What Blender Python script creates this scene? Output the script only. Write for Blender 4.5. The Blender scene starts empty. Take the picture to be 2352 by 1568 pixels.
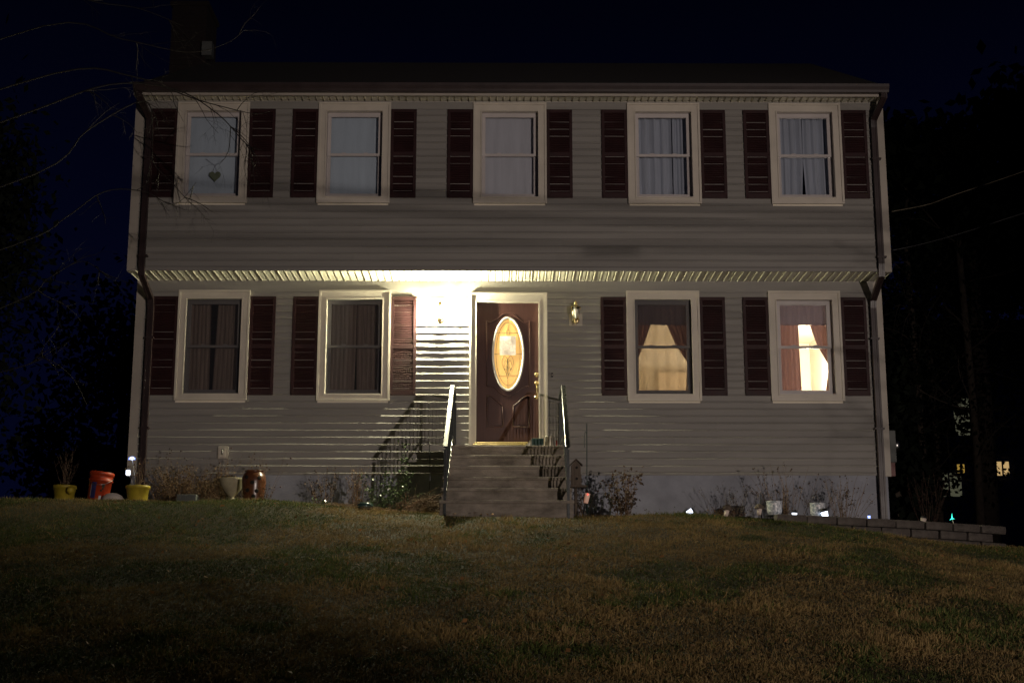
import bpy, bmesh, math, random
import numpy as np
from mathutils import Vector, Matrix

random.seed(7)
rng = np.random.default_rng(11)
scene = bpy.context.scene
col = scene.collection
R = math.radians

# ------------------------------------------------------------------ camera
cam_d = bpy.data.cameras.new('camera')
cam = bpy.data.objects.new('camera', cam_d)
col.objects.link(cam)
cam_d.lens = 50
cam_d.sensor_width = 36
cam_d.clip_end = 600
cam.location = (0, 0, 1.2)
cam.rotation_euler = (R(90 + 11.8), 0, -0.0067)
scene.camera = cam

# ------------------------------------------------------------------ night sky
world = bpy.data.worlds.new('World')
scene.world = world
world.use_nodes = True
wn = world.node_tree
wn.nodes.clear()
w_out = wn.nodes.new('ShaderNodeOutputWorld')
w_bg = wn.nodes.new('ShaderNodeBackground')
w_tc = wn.nodes.new('ShaderNodeTexCoord')
w_sx = wn.nodes.new('ShaderNodeSeparateXYZ')
w_cr = wn.nodes.new('ShaderNodeValToRGB')
wn.links.new(w_tc.outputs['Generated'], w_sx.inputs[0])
wn.links.new(w_sx.outputs[2], w_cr.inputs[0])
e = w_cr.color_ramp.elements
e[0].position = 0.0
e[0].color = (0.0011, 0.0018, 0.0105, 1)
e[1].position = 1.0
e[1].color = (0.0003, 0.0004, 0.0018, 1)
m_ = e.new(0.22); m_.color = (0.0009, 0.0014, 0.0080, 1)
m_ = e.new(0.42); m_.color = (0.0003, 0.0005, 0.0028, 1)
wn.links.new(w_cr.outputs[0], w_bg.inputs[0])
w_bg.inputs[1].default_value = 1.0
wn.links.new(w_bg.outputs[0], w_out.inputs[0])

scene.view_settings.view_transform = 'Standard'
scene.view_settings.look = 'None'
scene.view_settings.gamma = 1
scene.view_settings.exposure = 0
scene.view_settings.use_curve_mapping = False
scene.cycles.use_denoising = True
scene.cycles.max_bounces = 6
scene.cycles.transparent_max_bounces = 16
scene.cycles.sample_clamp_indirect = 3.0

# ------------------------------------------------------------------ lamps
def point(name, loc, power, colr, rad):
    d = bpy.data.lights.new(name, 'POINT')
    d.energy = power
    d.color = colr
    d.shadow_soft_size = rad
    o = bpy.data.objects.new(name, d)
    o.location = loc
    col.objects.link(o)
    return o

sl_d = bpy.data.lights.new('street_light', 'SPOT')      # lamp down the street; cone narrowed to imitate lens vignetting
sl_d.energy = 10200
sl_d.color = (1.0, 0.85, 0.755)
sl_d.shadow_soft_size = 0.075
sl_d.spot_size = R(39)
sl_d.spot_blend = 1.0
sl_o = bpy.data.objects.new('street_light', sl_d)
sl_o.location = (11, -10, 1.8)
sl_o.rotation_euler = (Vector((1.3, 19.5, 4.6)) - Vector((11, -10, 1.8))).to_track_quat('-Z', 'Y').to_euler()
col.objects.link(sl_o)
point('lantern_light', (-0.896, 19.87, 5.80), 2050, (1.0, 0.945, 0.62), 0.046)  # bulb of the lit porch lantern
point('room_light', (4.9, 22.3, 5.25), 290, (1.0, 0.86, 0.67), 0.12)        # bulb in the lit front room

# ------------------------------------------------------------------ helpers
F = 50 / 36 * 2352
TP = R(11.8)
TH = 0.0067
def at(x, y, Y):
    """point of the place seen at (x, y) that stands Y metres up the street axis"""
    a = (x - 1176) / F; b = (784 - y) / F
    fy = math.cos(TP) - b * math.sin(TP); fz = math.sin(TP) + b * math.cos(TP)
    dx = a * math.cos(TH) + fy * math.sin(TH); dy = fy * math.cos(TH) - a * math.sin(TH)
    s = Y / dy
    return Vector((dx * s, Y, fz * s + 1.2))

def smooth(t):
    t = max(0.0, min(1.0, t))
    return t * t * (3 - 2 * t)

GY = [-40, 3.6, 4.5, 9, 13, 15, 16.2, 17.2, 18.3, 20, 30, 80]
GZ = [0, 0, .12, .93, 1.80, 2.20, 2.44, 2.63, 2.74, 2.78, 2.8, 3.0]
def ground(x, y):
    """height of the lawn in metres"""
    z = 0
    for i in range(len(GY) - 1):
        if y <= GY[i + 1]:
            t = (y - GY[i]) / (GY[i + 1] - GY[i])
            z = GZ[i] + (GZ[i + 1] - GZ[i]) * t
            break
    z += 0.19 * smooth((-0.6 - x) / 2.8) * smooth((y - 14.5) / 4)
    if x > 2.4 and y > 9:
        z -= float(np.interp(x, [2.4, 3.8, 4.8, 6.6, 9, 60], [0, .10, .27, .42, .5, .6])) * smooth((y - 9) / 7)
    z += 0.02 * math.sin(x * 1.9 + y * .7) * math.cos(y * 1.6 - x * .5) + 0.012 * math.sin(x * 4.3) * math.sin(y * 3.7)
    return z

TERR = 2.79   # planting bed held by the block wall

def link(o, parent=None):
    col.objects.link(o)
    if parent is not None:
        o.parent = parent
    return o

def tag(o, label=None, cat=None, group=None, kind=None):
    if label: o['label'] = label
    if cat: o['category'] = cat
    if group: o['group'] = group
    if kind: o['kind'] = kind
    return o

def empty(name, loc=(0, 0, 0)):
    o = bpy.data.objects.new(name, None)
    o.location = loc
    return link(o)

class MB:
    """collects shapes; build() links them as one mesh object"""
    def __init__(s):
        s.v = []; s.f = []; s.sm = []
    def add(s, vs, fs, sm=False):
        n = len(s.v)
        s.v += [tuple(v) for v in vs]
        s.f += [tuple(i + n for i in f) for f in fs]
        s.sm += [sm] * len(fs)
        return s
    def box(s, x0, x1, y0, y1, z0, z1, bev=0):
        if bev <= 0:
            vs = [(x, y, z) for z in (z0, z1) for y in (y0, y1) for x in (x0, x1)]
            return s.add(vs, [(0, 2, 3, 1), (4, 5, 7, 6), (0, 1, 5, 4), (2, 6, 7, 3), (0, 4, 6, 2), (1, 3, 7, 5)])
        b = bev
        vs = []
        for (xa, xb, ya, yb, z) in ((x0 + b, x1 - b, y0 + b, y1 - b, z0), (x0, x1, y0, y1, z0 + b), (x0, x1, y0, y1, z1 - b), (x0 + b, x1 - b, y0 + b, y1 - b, z1)):
            vs += [(xa, ya, z), (xb, ya, z), (xb, yb, z), (xa, yb, z)]
        fs = [(3, 2, 1, 0), (12, 13, 14, 15)]
        for r in range(3):
            for k in range(4):
                a = r * 4 + k; c = r * 4 + (k + 1) % 4
                fs.append((a, c, c + 4, a + 4))
        return s.add(vs, fs)
    def quad(s, a, b, c, d):
        return s.add([a, b, c, d], [(0, 1, 2, 3)])
    def tube(s, pts, r, n=8, cap=True, sm=True):
        pts = [Vector(p) for p in pts]
        rr = r if isinstance(r, (list, tuple)) else [r] * len(pts)
        vs = []; fs = []
        up = Vector((0.13, 0.31, 1)).normalized()
        for i, p in enumerate(pts):
            d = (pts[min(i + 1, len(pts) - 1)] - pts[max(i - 1, 0)])
            if d.length < 1e-9: d = Vector((0, 0, 1))
            d.normalize()
            a = d.cross(up)
            if a.length < .05: a = d.cross(Vector((1, 0, 0)))
            a.normalize(); b = d.cross(a)
            for k in range(n):
                t = 2 * math.pi * k / n
                vs.append(p + (a * math.cos(t) + b * math.sin(t)) * rr[i])
        for i in range(len(pts) - 1):
            for k in range(n):
                k2 = (k + 1) % n
                fs.append((i * n + k, i * n + k2, (i + 1) * n + k2, (i + 1) * n + k))
        if cap:
            fs.append(tuple(range(n))[::-1]); fs.append(tuple((len(pts) - 1) * n + k for k in range(n)))
        return s.add(vs, fs, sm)
    def lathe(s, prof, n=24, c=(0, 0, 0), sm=True, close=True):
        vs = []; fs = []
        for (r, z) in prof:
            for k in range(n):
                t = 2 * math.pi * (k + .5) / n
                vs.append((c[0] + r * math.cos(t), c[1] + r * math.sin(t), c[2] + z))
        for i in range(len(prof) - 1):
            for k in range(n):
                k2 = (k + 1) % n
                fs.append((i * n + k, i * n + k2, (i + 1) * n + k2, (i + 1) * n + k))
        if close:
            fs.append(tuple(range(n))[::-1])
            fs.append(tuple((len(prof) - 1) * n + k for k in range(n)))
        return s.add(vs, fs, sm)
    def prism(s, poly, y0, y1):
        """polygon in x,z extruded from y0 to y1"""
        n = len(poly)
        vs = [(x, y0, z) for x, z in poly] + [(x, y1, z) for x, z in poly]
        fs = [tuple(range(n)), tuple(range(n, 2 * n))[::-1]]
        for k in range(n):
            k2 = (k + 1) % n
            fs.append((k, n + k, n + k2, k2))
        return s.add(vs, fs)
    def xform(s, M):
        s.v = [tuple(M @ Vector(v)) for v in s.v]
        return s
    def build(s, name, m, parent=None, bev=0):
        me = bpy.data.meshes.new(name)
        me.from_pydata(s.v, [], s.f)
        me.polygons.foreach_set('use_smooth', s.sm)
        me.update()
        if isinstance(m, (list, tuple)):
            for q in m: me.materials.append(q)
        else:
            me.materials.append(m)
        bmm = bmesh.new(); bmm.from_mesh(me)
        bmesh.ops.recalc_face_normals(bmm, faces=bmm.faces)
        bmm.to_mesh(me); bmm.free()
        o = bpy.data.objects.new(name, me)
        if bev:
            md = o.modifiers.new('edge', 'BEVEL'); md.width = bev; md.segments = 2; md.limit_method = 'ANGLE'
        return link(o, parent)

def quads_mesh(name, V, m, parent=None, colors=None, smooth_=False):
    """V: (n,4,3) array of quads; a colour per quad"""
    n = len(V)
    me = bpy.data.meshes.new(name)
    me.vertices.add(n * 4)
    me.vertices.foreach_set('co', V.astype(np.float32).ravel())
    me.loops.add(n * 4)
    me.loops.foreach_set('vertex_index', np.arange(n * 4, dtype=np.int32))
    me.polygons.add(n)
    me.polygons.foreach_set('loop_start', np.arange(0, n * 4, 4, dtype=np.int32))
    me.update(calc_edges=True)
    if colors is not None:
        ca = me.color_attributes.new('tint', 'FLOAT_COLOR', 'POINT')
        c4 = np.ones((n, 4, 4), np.float32)
        c4[:, :, :3] = colors[:, None, :]
        ca.data.foreach_set('color', c4.ravel())
    me.materials.append(m)
    o = bpy.data.objects.new(name, me)
    return link(o, parent)

# ------------------------------------------------------------------ materials
def mat(name, base, rough=.6, var=0.0, scale=8, metal=0, bump=0, bscale=60, spec=.5, col2=None, stretch=None, trans=0, emit=None, estr=0, sheen=0):
    m = bpy.data.materials.new(name)
    m.use_nodes = True
    nt = m.node_tree
    b = nt.nodes['Principled BSDF']
    b.inputs['Base Color'].default_value = (*base, 1)
    b.inputs['Roughness'].default_value = rough
    b.inputs['Metallic'].default_value = metal
    b.inputs['Specular IOR Level'].default_value = spec
    tc = nt.nodes.new('ShaderNodeTexCoord')
    mp = nt.nodes.new('ShaderNodeMapping')
    nt.links.new(tc.outputs['Object'], mp.inputs[0])
    if stretch: mp.inputs['Scale'].default_value = stretch
    if var or col2:
        n = nt.nodes.new('ShaderNodeTexNoise'); n.inputs['Scale'].default_value = scale
        n.inputs['Detail'].default_value = 6; n.inputs['Roughness'].default_value = .65
        cr = nt.nodes.new('ShaderNodeValToRGB')
        c2 = col2 or tuple(min(1, c * (1 + var)) for c in base)
        c1 = base if col2 else tuple(c * (1 - var) for c in base)
        cr.color_ramp.elements[0].position = .35; cr.color_ramp.elements[0].color = (*c1, 1)
        cr.color_ramp.elements[1].position = .65; cr.color_ramp.elements[1].color = (*c2, 1)
        nt.links.new(mp.outputs[0], n.inputs['Vector'])
        nt.links.new(n.outputs[0], cr.inputs[0]); nt.links.new(cr.outputs[0], b.inputs['Base Color'])
        mr = nt.nodes.new('ShaderNodeMapRange')
        mr.inputs[3].default_value = max(0, rough - .1); mr.inputs[4].default_value = min(1, rough + .12)
        nt.links.new(n.outputs[0], mr.inputs[0]); nt.links.new(mr.outputs[0], b.inputs['Roughness'])
    if bump:
        n2 = nt.nodes.new('ShaderNodeTexNoise'); n2.inputs['Scale'].default_value = bscale; n2.inputs['Detail'].default_value = 5
        bp = nt.nodes.new('ShaderNodeBump'); bp.inputs['Strength'].default_value = bump; bp.inputs['Distance'].default_value = .01
        nt.links.new(mp.outputs[0], n2.inputs['Vector'])
        nt.links.new(n2.outputs[0], bp.inputs['Height']); nt.links.new(bp.outputs[0], b.inputs['Normal'])
    if emit:
        b.inputs['Emission Color'].default_value = (*emit, 1); b.inputs['Emission Strength'].default_value = estr
    if trans:
        tr = nt.nodes.new('ShaderNodeBsdfTranslucent'); tr.inputs[0].default_value = (*base, 1)
        mx = nt.nodes.new('ShaderNodeMixShader'); mx.inputs[0].default_value = trans
        out = nt.nodes['Material Output']
        nt.links.new(b.outputs[0], mx.inputs[1]); nt.links.new(tr.outputs[0], mx.inputs[2]); nt.links.new(mx.outputs[0], out.inputs[0])
    return m

def glass_mat(name, refl=.08, tint=(1, 1, 1), rough=.02):
    m = bpy.data.materials.new(name); m.use_nodes = True
    nt = m.node_tree; nt.nodes.clear()
    out = nt.nodes.new('ShaderNodeOutputMaterial'); mx = nt.nodes.new('ShaderNodeMixShader')
    t = nt.nodes.new('ShaderNodeBsdfTransparent'); g = nt.nodes.new('ShaderNodeBsdfGlossy')
    t.inputs[0].default_value = (*tint, 1); g.inputs['Roughness'].default_value = rough
    fr = nt.nodes.new('ShaderNodeFresnel'); fr.inputs[0].default_value = 1.45
    ma = nt.nodes.new('ShaderNodeMath'); ma.operation = 'ADD'; ma.inputs[1].default_value = refl * .3
    nt.links.new(fr.outputs[0], ma.inputs[0]); nt.links.new(ma.outputs[0], mx.inputs[0])
    nt.links.new(t.outputs[0], mx.inputs[1]); nt.links.new(g.outputs[0], mx.inputs[2]); nt.links.new(mx.outputs[0], out.inputs[0])
    return m

def screen_mat(name, opac, c):
    m = bpy.data.materials.new(name); m.use_nodes = True
    nt = m.node_tree; nt.nodes.clear()
    out = nt.nodes.new('ShaderNodeOutputMaterial'); mx = nt.nodes.new('ShaderNodeMixShader'); mx.inputs[0].default_value = opac
    t = nt.nodes.new('ShaderNodeBsdfTransparent'); g = nt.nodes.new('ShaderNodeBsdfDiffuse'); g.inputs[0].default_value = (*c, 1)
    nt.links.new(t.outputs[0], mx.inputs[1]); nt.links.new(g.outputs[0], mx.inputs[2]); nt.links.new(mx.outputs[0], out.inputs[0])
    return m

def tint_mat(name, rough=.8, trans=.3, gain=1.0, spec=.3):
    m = mat(name, (.1, .1, .05), rough, spec=spec)
    nt = m.node_tree; b = nt.nodes['Principled BSDF']
    a = nt.nodes.new('ShaderNodeAttribute'); a.attribute_name = 'tint'
    nt.links.new(a.outputs['Color'], b.inputs['Base Color'])
    if trans:
        tr = nt.nodes.new('ShaderNodeBsdfTranslucent'); nt.links.new(a.outputs['Color'], tr.inputs[0])
        mx = nt.nodes.new('ShaderNodeMixShader'); mx.inputs[0].default_value = trans
        out = nt.nodes['Material Output']
        nt.links.new(b.outputs[0], mx.inputs[1]); nt.links.new(tr.outputs[0], mx.inputs[2]); nt.links.new(mx.outputs[0], out.inputs[0])
    return m

def emit_mat(name, c, s):
    m = bpy.data.materials.new(name); m.use_nodes = True
    nt = m.node_tree; nt.nodes.clear()
    out = nt.nodes.new('ShaderNodeOutputMaterial'); e_ = nt.nodes.new('ShaderNodeEmission')
    e_.inputs[0].default_value = (*c, 1); e_.inputs[1].default_value = s
    nt.links.new(e_.outputs[0], out.inputs[0])
    return m

M = {}
M['siding'] = mat('vinyl_siding', (.243, .230, .213), .55, var=.10, scale=1.3, bump=.15, bscale=40, stretch=(.35, 1, 5), spec=.35)
def vary(m, amt):
    nt = m.node_tree; b = nt.nodes['Principled BSDF']; lk = b.inputs['Base Color'].links[0]
    oi = nt.nodes.new('ShaderNodeObjectInfo'); mr = nt.nodes.new('ShaderNodeMapRange'); mr.inputs[3].default_value = 1 - amt; mr.inputs[4].default_value = 1 + amt
    mx = nt.nodes.new('ShaderNodeMix'); mx.data_type = 'RGBA'; mx.blend_type = 'MULTIPLY'; mx.inputs[0].default_value = 1
    src = lk.from_socket
    nt.links.new(oi.outputs['Random'], mr.inputs[0]); nt.links.new(src, mx.inputs[6]); nt.links.new(mr.outputs[0], mx.inputs[7]); nt.links.new(mx.outputs[2], b.inputs['Base Color'])
vary(M['siding'], .035)
M['trim'] = mat('cream_trim', (.55, .50, .43), .45, var=.06, scale=3, spec=.4)
M['corner'] = mat('corner_trim', (.40, .36, .31), .5, var=.07, scale=2, spec=.35)
M['soffit'] = mat('soffit_vinyl', (.70, .67, .55), .5, var=.05, scale=2)
M['shutter'] = mat('maroon_shutter', (.026, .0075, .0085), .58, var=.22, scale=5, spec=.3)
M['sash'] = mat('white_sash', (.50, .46, .45), .4, var=.04, scale=4)
M['glass'] = glass_mat('window_glass', .1)
M['lglass'] = glass_mat('lantern_glass', .05)
M['rglass'] = glass_mat('dimming_roof_glass', .05, (.45, .42, .34))  # tint added to weaken the lantern's upward light
M['screen'] = screen_mat('insect_screen', .55, (.035, .035, .04))
M['shade'] = mat('roller_shade', (.41, .48, .56), .8, var=.05, scale=3, bump=.1, bscale=20, stretch=(6, 1, .5))
M['shade2'] = mat('roller_shade_grey', (.43, .44, .49), .8, var=.06, scale=3, bump=.1, bscale=20, stretch=(6, 1, .5))
M['curtain_w'] = mat('pale_curtain', (.42, .46, .55), .85, var=.10, scale=4, stretch=(5, 5, .4), trans=.2)
M['curtain_b'] = mat('brown_curtain', (.50, .38, .31), .85, var=.35, scale=14, stretch=(5, 5, .15))
M['curtain_r'] = mat('rose_curtain', (.26, .15, .135), .85, var=.15, scale=9, stretch=(5, 5, .2), trans=.16)
M['valance'] = mat('dusky_valance', (.17, .14, .17), .85, var=.12, scale=9, stretch=(4, 4, .3), trans=.12)
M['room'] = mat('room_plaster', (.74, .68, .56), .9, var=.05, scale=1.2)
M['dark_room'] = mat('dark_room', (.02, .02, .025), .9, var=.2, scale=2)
M['door'] = mat('door_paint', (.052, .021, .018), .36, var=.14, scale=6, bump=.12, bscale=30, stretch=(7, 7, .5), spec=.5)
M['white'] = mat('white_paint', (.78, .77, .72), .35, var=.03, scale=6)
M['brass'] = mat('brass', (.66, .52, .28), .22, var=.08, scale=20, metal=1)
M['lead'] = mat('leading', (.16, .13, .06), .5, var=.1, metal=.6)
M['bronze'] = mat('brown_gutter', (.032, .019, .019), .42, var=.2, scale=4, spec=.5)
M['roof'] = mat('asphalt_shingle', (.0045, .0035, .004), .95, var=.4, scale=30, bump=.5, bscale=120)
M['concrete'] = mat('weathered_concrete', (.27, .232, .19), .9, col2=(.115, .097, .078), scale=3.2, bump=.55, bscale=45, stretch=(1, 1, 2.4))
M['found'] = mat('foundation_paint', (.26, .27, .31), .85, var=.20, scale=1.7, bump=.2, bscale=50)
M['iron'] = mat('black_iron', (.018, .022, .022), .3, var=.2, scale=25, spec=.7)
M['railcap'] = mat('rail_cap', (.05, .055, .055), .28, var=.15, scale=25, spec=1.0)
M['soil'] = mat('bed_soil', (.055, .038, .026), .95, var=.4, scale=9, bump=.8, bscale=40)
M['asphalt'] = mat('asphalt', (.05, .048, .046), .9, var=.2, scale=5, bump=.4, bscale=90)
M['bark'] = mat('bark', (.085, .065, .048), .9, var=.35, scale=12, bump=.4, bscale=60)
M['twig'] = mat('pale_twig', (.024, .020, .016), .8, var=.3, scale=15)
M['dry'] = mat('dry_stem', (.17, .105, .06), .85, var=.35, scale=10)
M['seed'] = mat('seed_head', (.06, .032, .022), .9, var=.4, scale=30)
M['stem_g'] = mat('green_stem', (.05, .06, .025), .7, var=.3, scale=20)
M['leaf'] = tint_mat('leaf', .8, .25)
M['holly'] = tint_mat('holly_leaf', .22, 0, spec=.9)
M['deadleaf'] = tint_mat('dead_leaf', .8, .2)
M['grass'] = tint_mat('grass_blade', .75, .3)
M['yellow'] = mat('yellow_plastic', (.42, .32, .03), .5, var=.25, scale=6)
M['orange'] = mat('orange_plastic', (.40, .040, .008), .45, var=.25, scale=5)
M['blue_print'] = mat('dark_blue_print', (.03, .03, .12), .5, var=.2, scale=20)
M['pale_print'] = mat('pale_print', (.45, .45, .5), .5, var=.25, scale=30)
M['terra'] = mat('glazed_terracotta', (.11, .040, .017), .28, var=.25, scale=5, spec=.6)
M['hole'] = mat('dark_hole', (.01, .008, .006), .9, var=.1)
M['stonebowl'] = mat('cast_stone', (.34, .30, .20), .8, var=.2, scale=7, bump=.4, bscale=60)
M['grey_plastic'] = mat('grey_plastic', (.09, .095, .09), .6, var=.15, scale=8)
M['rock'] = mat('pale_rock', (.55, .48, .42), .7, var=.15, scale=6, bump=.3, bscale=30)
M['block'] = mat('wall_block', (.12, .104, .09), .95, col2=(.075, .062, .055), scale=9, bump=.9, bscale=35)
M['solar'] = mat('black_plastic', (.02, .02, .022), .4, var=.1)
M['steel'] = mat('stainless', (.5, .5, .5), .3, var=.1, metal=1)
M['wood'] = mat('weathered_wood', (.095, .072, .054), .85, var=.3, scale=10, bump=.4, bscale=40, stretch=(4, 4, .5))
M['ceramic'] = mat('white_ceramic', (.85, .83, .84), .3, col2=(.16, .22, .26), scale=38)
M['brick'] = mat('chimney_brick', (.009, .004, .004), .9, var=.3, scale=14, bump=.5, bscale=50)
M['green'] = mat('green_iron', (.015, .045, .035), .45, var=.1)
M['greenbox'] = mat('dark_green_box', (.012, .05, .04), .4, var=.1)
M['paper'] = mat('paper', (.80, .78, .80), .8, var=.03, scale=10, trans=.25)
M['ink'] = mat('pencil', (.28, .27, .29), .8, var=.1)
M['cable'] = mat('cable_rubber', (.03, .03, .03), .6, var=.1)
M['cable_l'] = mat('bare_cable', (.13, .11, .075), .4, var=.3, scale=5)
M['bulb_on'] = emit_mat('lit_bulb', (1.0, .96, .78), 60)
M['amber'] = mat('amber_glass', (.4, .25, .08), .25, var=.06, scale=5, emit=(1.0, .56, .17), estr=.80)
M['bulb_off'] = mat('milky_bulb', (.8, .8, .78), .3, var=.02)
M['led_white'] = emit_mat('led_white', (.78, .86, 1.0), 3.0)
M['led_blue'] = emit_mat('led_blue', (.25, .35, 1.0), 4.0)
M['led_cyan'] = emit_mat('led_cyan', (.05, 1.0, .72), 3.0)
M['led_red'] = emit_mat('led_red', (1.0, .03, .02), 6.0)
M['warm_win'] = emit_mat('lit_window', (1.0, .66, .28), .5)
M['dim_win'] = emit_mat('dim_window', (.80, .80, .52), .075)
M['warm_dim'] = emit_mat('orange_dim_window', (1.0, .62, .12), .30)
M['frost'] = mat('frosted_plastic', (.66, .55, .48), .5, var=.05)

# ------------------------------------------------------------------ ground, street
gx = [-60, -35, -20] + [(-14 + .35 * i) for i in range(81)] + [16, 20, 35, 60]
gy = [-40, -12, 0, 2, 3.6] + [(4 + .25 * i) for i in range(68)] + [22, 25, 30, 40, 60, 120]
mb = MB()
vs = [(x, y, ground(x, y)) for y in gy for x in gx]
nx = len(gx)
fs = [(j * nx + i, j * nx + i + 1, (j + 1) * nx + i + 1, (j + 1) * nx + i) for j in range(len(gy) - 1) for i in range(nx - 1)]
mb.add(vs, fs, True)
M['lawn'] = mat('lawn_soil', (.060, .042, .022), .95, col2=(.036, .040, .014), scale=1.6, bump=1.0, bscale=55)
lawn = tag(mb.build('lawn', M['lawn']), kind='structure')
mb = MB(); mb.box(-60, 60, -14, 3.4, -.1, .03)
tag(mb.build('street', M['asphalt']), kind='structure')
mb = MB(); mb.box(-60, 60, 3.4, 3.6, -.1, .15, .02)
tag(mb.build('kerb', M['concrete']), kind='structure')

# planting bed at the foot of the house (right part held up by the block wall)
WP = [(3.62, 18.42), (4.5, 18.50), (5.4, 18.64), (6.2, 18.84), (6.72, 19.05)]
def wall_line(x):
    for i in range(len(WP) - 1):
        if x <= WP[i + 1][0]:
            t = (x - WP[i][0]) / (WP[i + 1][0] - WP[i][0])
            return WP[i][1] + (WP[i + 1][1] - WP[i][1]) * t
    return WP[-1][1]
mb = MB()
ys = lambda x, t: (wall_line(x) + .13) * (1 - t) + 26 * t
xs = [2.7 + i * .2 for i in range(21)]
V = []
for j in range(9):
    for x in xs:
        yy = ys(max(x, 3.62), (j / 8) ** 2) if x > 3.3 else (18.55 * (1 - (j / 8) ** 2) + 26 * (j / 8) ** 2)
        V.append((x, yy, 2.745 - .037 * max(0, x - 3.6) + .012 * math.sin(9 * x + 5 * yy) + random.uniform(-.006, .006)))
n = len(xs)
mb.add(V, [(j * n + i, j * n + i + 1, (j + 1) * n + i + 1, (j + 1) * n + i) for j in range(8) for i in range(n - 1)], True)
tag(mb.build('planting_bed', M['soil']), kind='structure')
def bed(x, y):
    return max(ground(x, y), 2.745 - .037 * max(0, x - 3.6)) if x > 3.3 else ground(x, y)

# ------------------------------------------------------------------ grass
N = 560000
y_ = 7.6 + (18.9 - 7.6) * rng.random(N) ** 1.35
x_ = (rng.random(N) * 2 - 1) * (.40 * y_ + 1.0)
keep = np.ones(N, bool)
wl = np.interp(x_, [p[0] for p in WP], [p[1] for p in WP])
keep &= ~((x_ > 3.3) & (y_ > wl - .02))
keep &= ~((x_ > -.80) & (x_ < .92) & (y_ > 17.1))
keep &= ~((x_ > -2.2) & (x_ < 3.3) & (y_ > 18.25))
x_, y_ = x_[keep], y_[keep]
z_ = np.array([ground(a, b) for a, b in zip(x_, y_)])
def vnoise(x, y, s, seed):
    g = np.random.default_rng(seed).random((64, 64))
    u, v = x * s + 31.7, y * s + 17.3
    i, j = np.floor(u).astype(int), np.floor(v).astype(int)
    fu, fv = u - i, v - j
    fu = fu * fu * (3 - 2 * fu); fv = fv * fv * (3 - 2 * fv)
    a = g[i % 64, j % 64]; b = g[(i + 1) % 64, j % 64]; c = g[i % 64, (j + 1) % 64]; d = g[(i + 1) % 64, (j + 1) % 64]
    return (a * (1 - fu) + b * fu) * (1 - fv) + (c * (1 - fu) + d * fu) * fv
n1 = vnoise(x_, y_, .9, 1) * .5 + vnoise(x_, y_, 2.7, 2) * .3 + vnoise(x_, y_, 7, 3) * .2
n2 = vnoise(x_, y_, 1.6, 5) * .5 + vnoise(x_, y_, 5, 6) * .5
n = len(x_)
green = np.clip((n1 - .46) * 5 + .45 * np.clip((y_ - 15.2) / 2, 0, 1) + .3 * np.clip((-x_ - 1) / 3, 0, 1) - .25 * np.clip((14 - y_) / 4, 0, 1), 0, 1)
tuft = np.clip((n2 - .35) * 2.2, .25, 1.25)
L = (.018 + .030 * rng.random(n)) * (.5 + .9 * tuft)
W = .0018 + .0020 * rng.random(n)
az = rng.random(n) * 2 * np.pi
lean = np.where(rng.random(n) < .55, rng.uniform(.9, 1.5, n), rng.uniform(.1, .9, n))
dx = np.cos(az) * np.sin(lean); dy = np.sin(az) * np.sin(lean); dz = np.abs(np.cos(lean)) + .06
px_, py_ = -np.sin(az), np.cos(az)
V = np.zeros((n, 4, 3))
base = np.stack([x_, y_, z_ - .004 + .012 * rng.random(n)], 1)
side = np.stack([px_ * W, py_ * W, rng.uniform(-1, 1, n) * W], 1)
dirv = np.stack([dx, dy, dz], 1) * L[:, None]
V[:, 0] = base - side; V[:, 1] = base + side
V[:, 2] = base + dirv + side * .25 + np.array([0, 0, -.004]); V[:, 3] = base + dirv - side * .25
straw = np.array([.34, .235, .098]); brown = np.array([.17, .112, .048]); grn = np.array([.095, .125, .030]); dgrn = np.array([.050, .062, .018])
k1 = rng.random(n)[:, None]
dead = straw * k1 + brown * (1 - k1)
live = grn * k1 + dgrn * (1 - k1)
pick = (rng.random(n) < green * .8 + .06)[:, None]
C = np.where(pick, live, dead) * (.40 + .9 * n2[:, None]) 
gr = quads_mesh('grass', V, M['grass'], None, C)
tag(gr, 'short matted winter grass, half brown and half green, on the sloping lawn', 'grass', kind='stuff')

# fallen leaves on the lawn
nl = 420
lx = rng.uniform(-5, 6, nl); ly = rng.uniform(8, 17.5, nl)
lz = np.array([ground(a, b) for a, b in zip(lx, ly)]) + .045
V = np.zeros((nl, 4, 3)); a_ = rng.random(nl) * 6.28; s_ = rng.uniform(.012, .032, nl)
for k in range(4):
    t = a_ + k * np.pi / 2
    V[:, k] = np.stack([lx + np.cos(t) * s_ * (1 if k % 2 else .6), ly + np.sin(t) * s_, lz + rng.uniform(-.012, .02, nl)], 1)
C = np.array([.30, .15, .06]) * rng.uniform(.4, 1.2, (nl, 1))
tag(quads_mesh('fallen_leaves', V, M['deadleaf'], None, C), 'scattered dry brown leaves lying on the lawn', 'leaves', kind='stuff')

# ------------------------------------------------------------------ house
XL, XR = -5.27, 5.485
house = tag(empty('house', (0, 20, 2.75)), 'two storey house with beige vinyl siding, maroon shutters and overhanging upper floor', 'house')
HM = Matrix.Translation((0, -20, -2.75))
def part(mb_, name, m, parent=None, label=None):
    """part of the house: geometry given in place metres"""
    mb_.xform(HM)
    o = mb_.build(name, m, parent or house)
    if label: o['label'] = label
    return o

WIN_U = [(-4.668, -3.640), (-2.645, -1.612), (-.422, .623), (1.788, 2.828), (3.829, 4.861)]
WIN_L = [(-4.668, -3.640), (-2.648, -1.612), (1.785, 2.837), (3.836, 4.876)]
UZ0, UZ1 = 7.25, 8.757
LZ0, LZ1 = 4.514, 6.122
YU, YL = 19.4, 20.0
DX0, DX1, DZ0, DZ1 = -.477, .639, 3.905, 6.092

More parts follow.
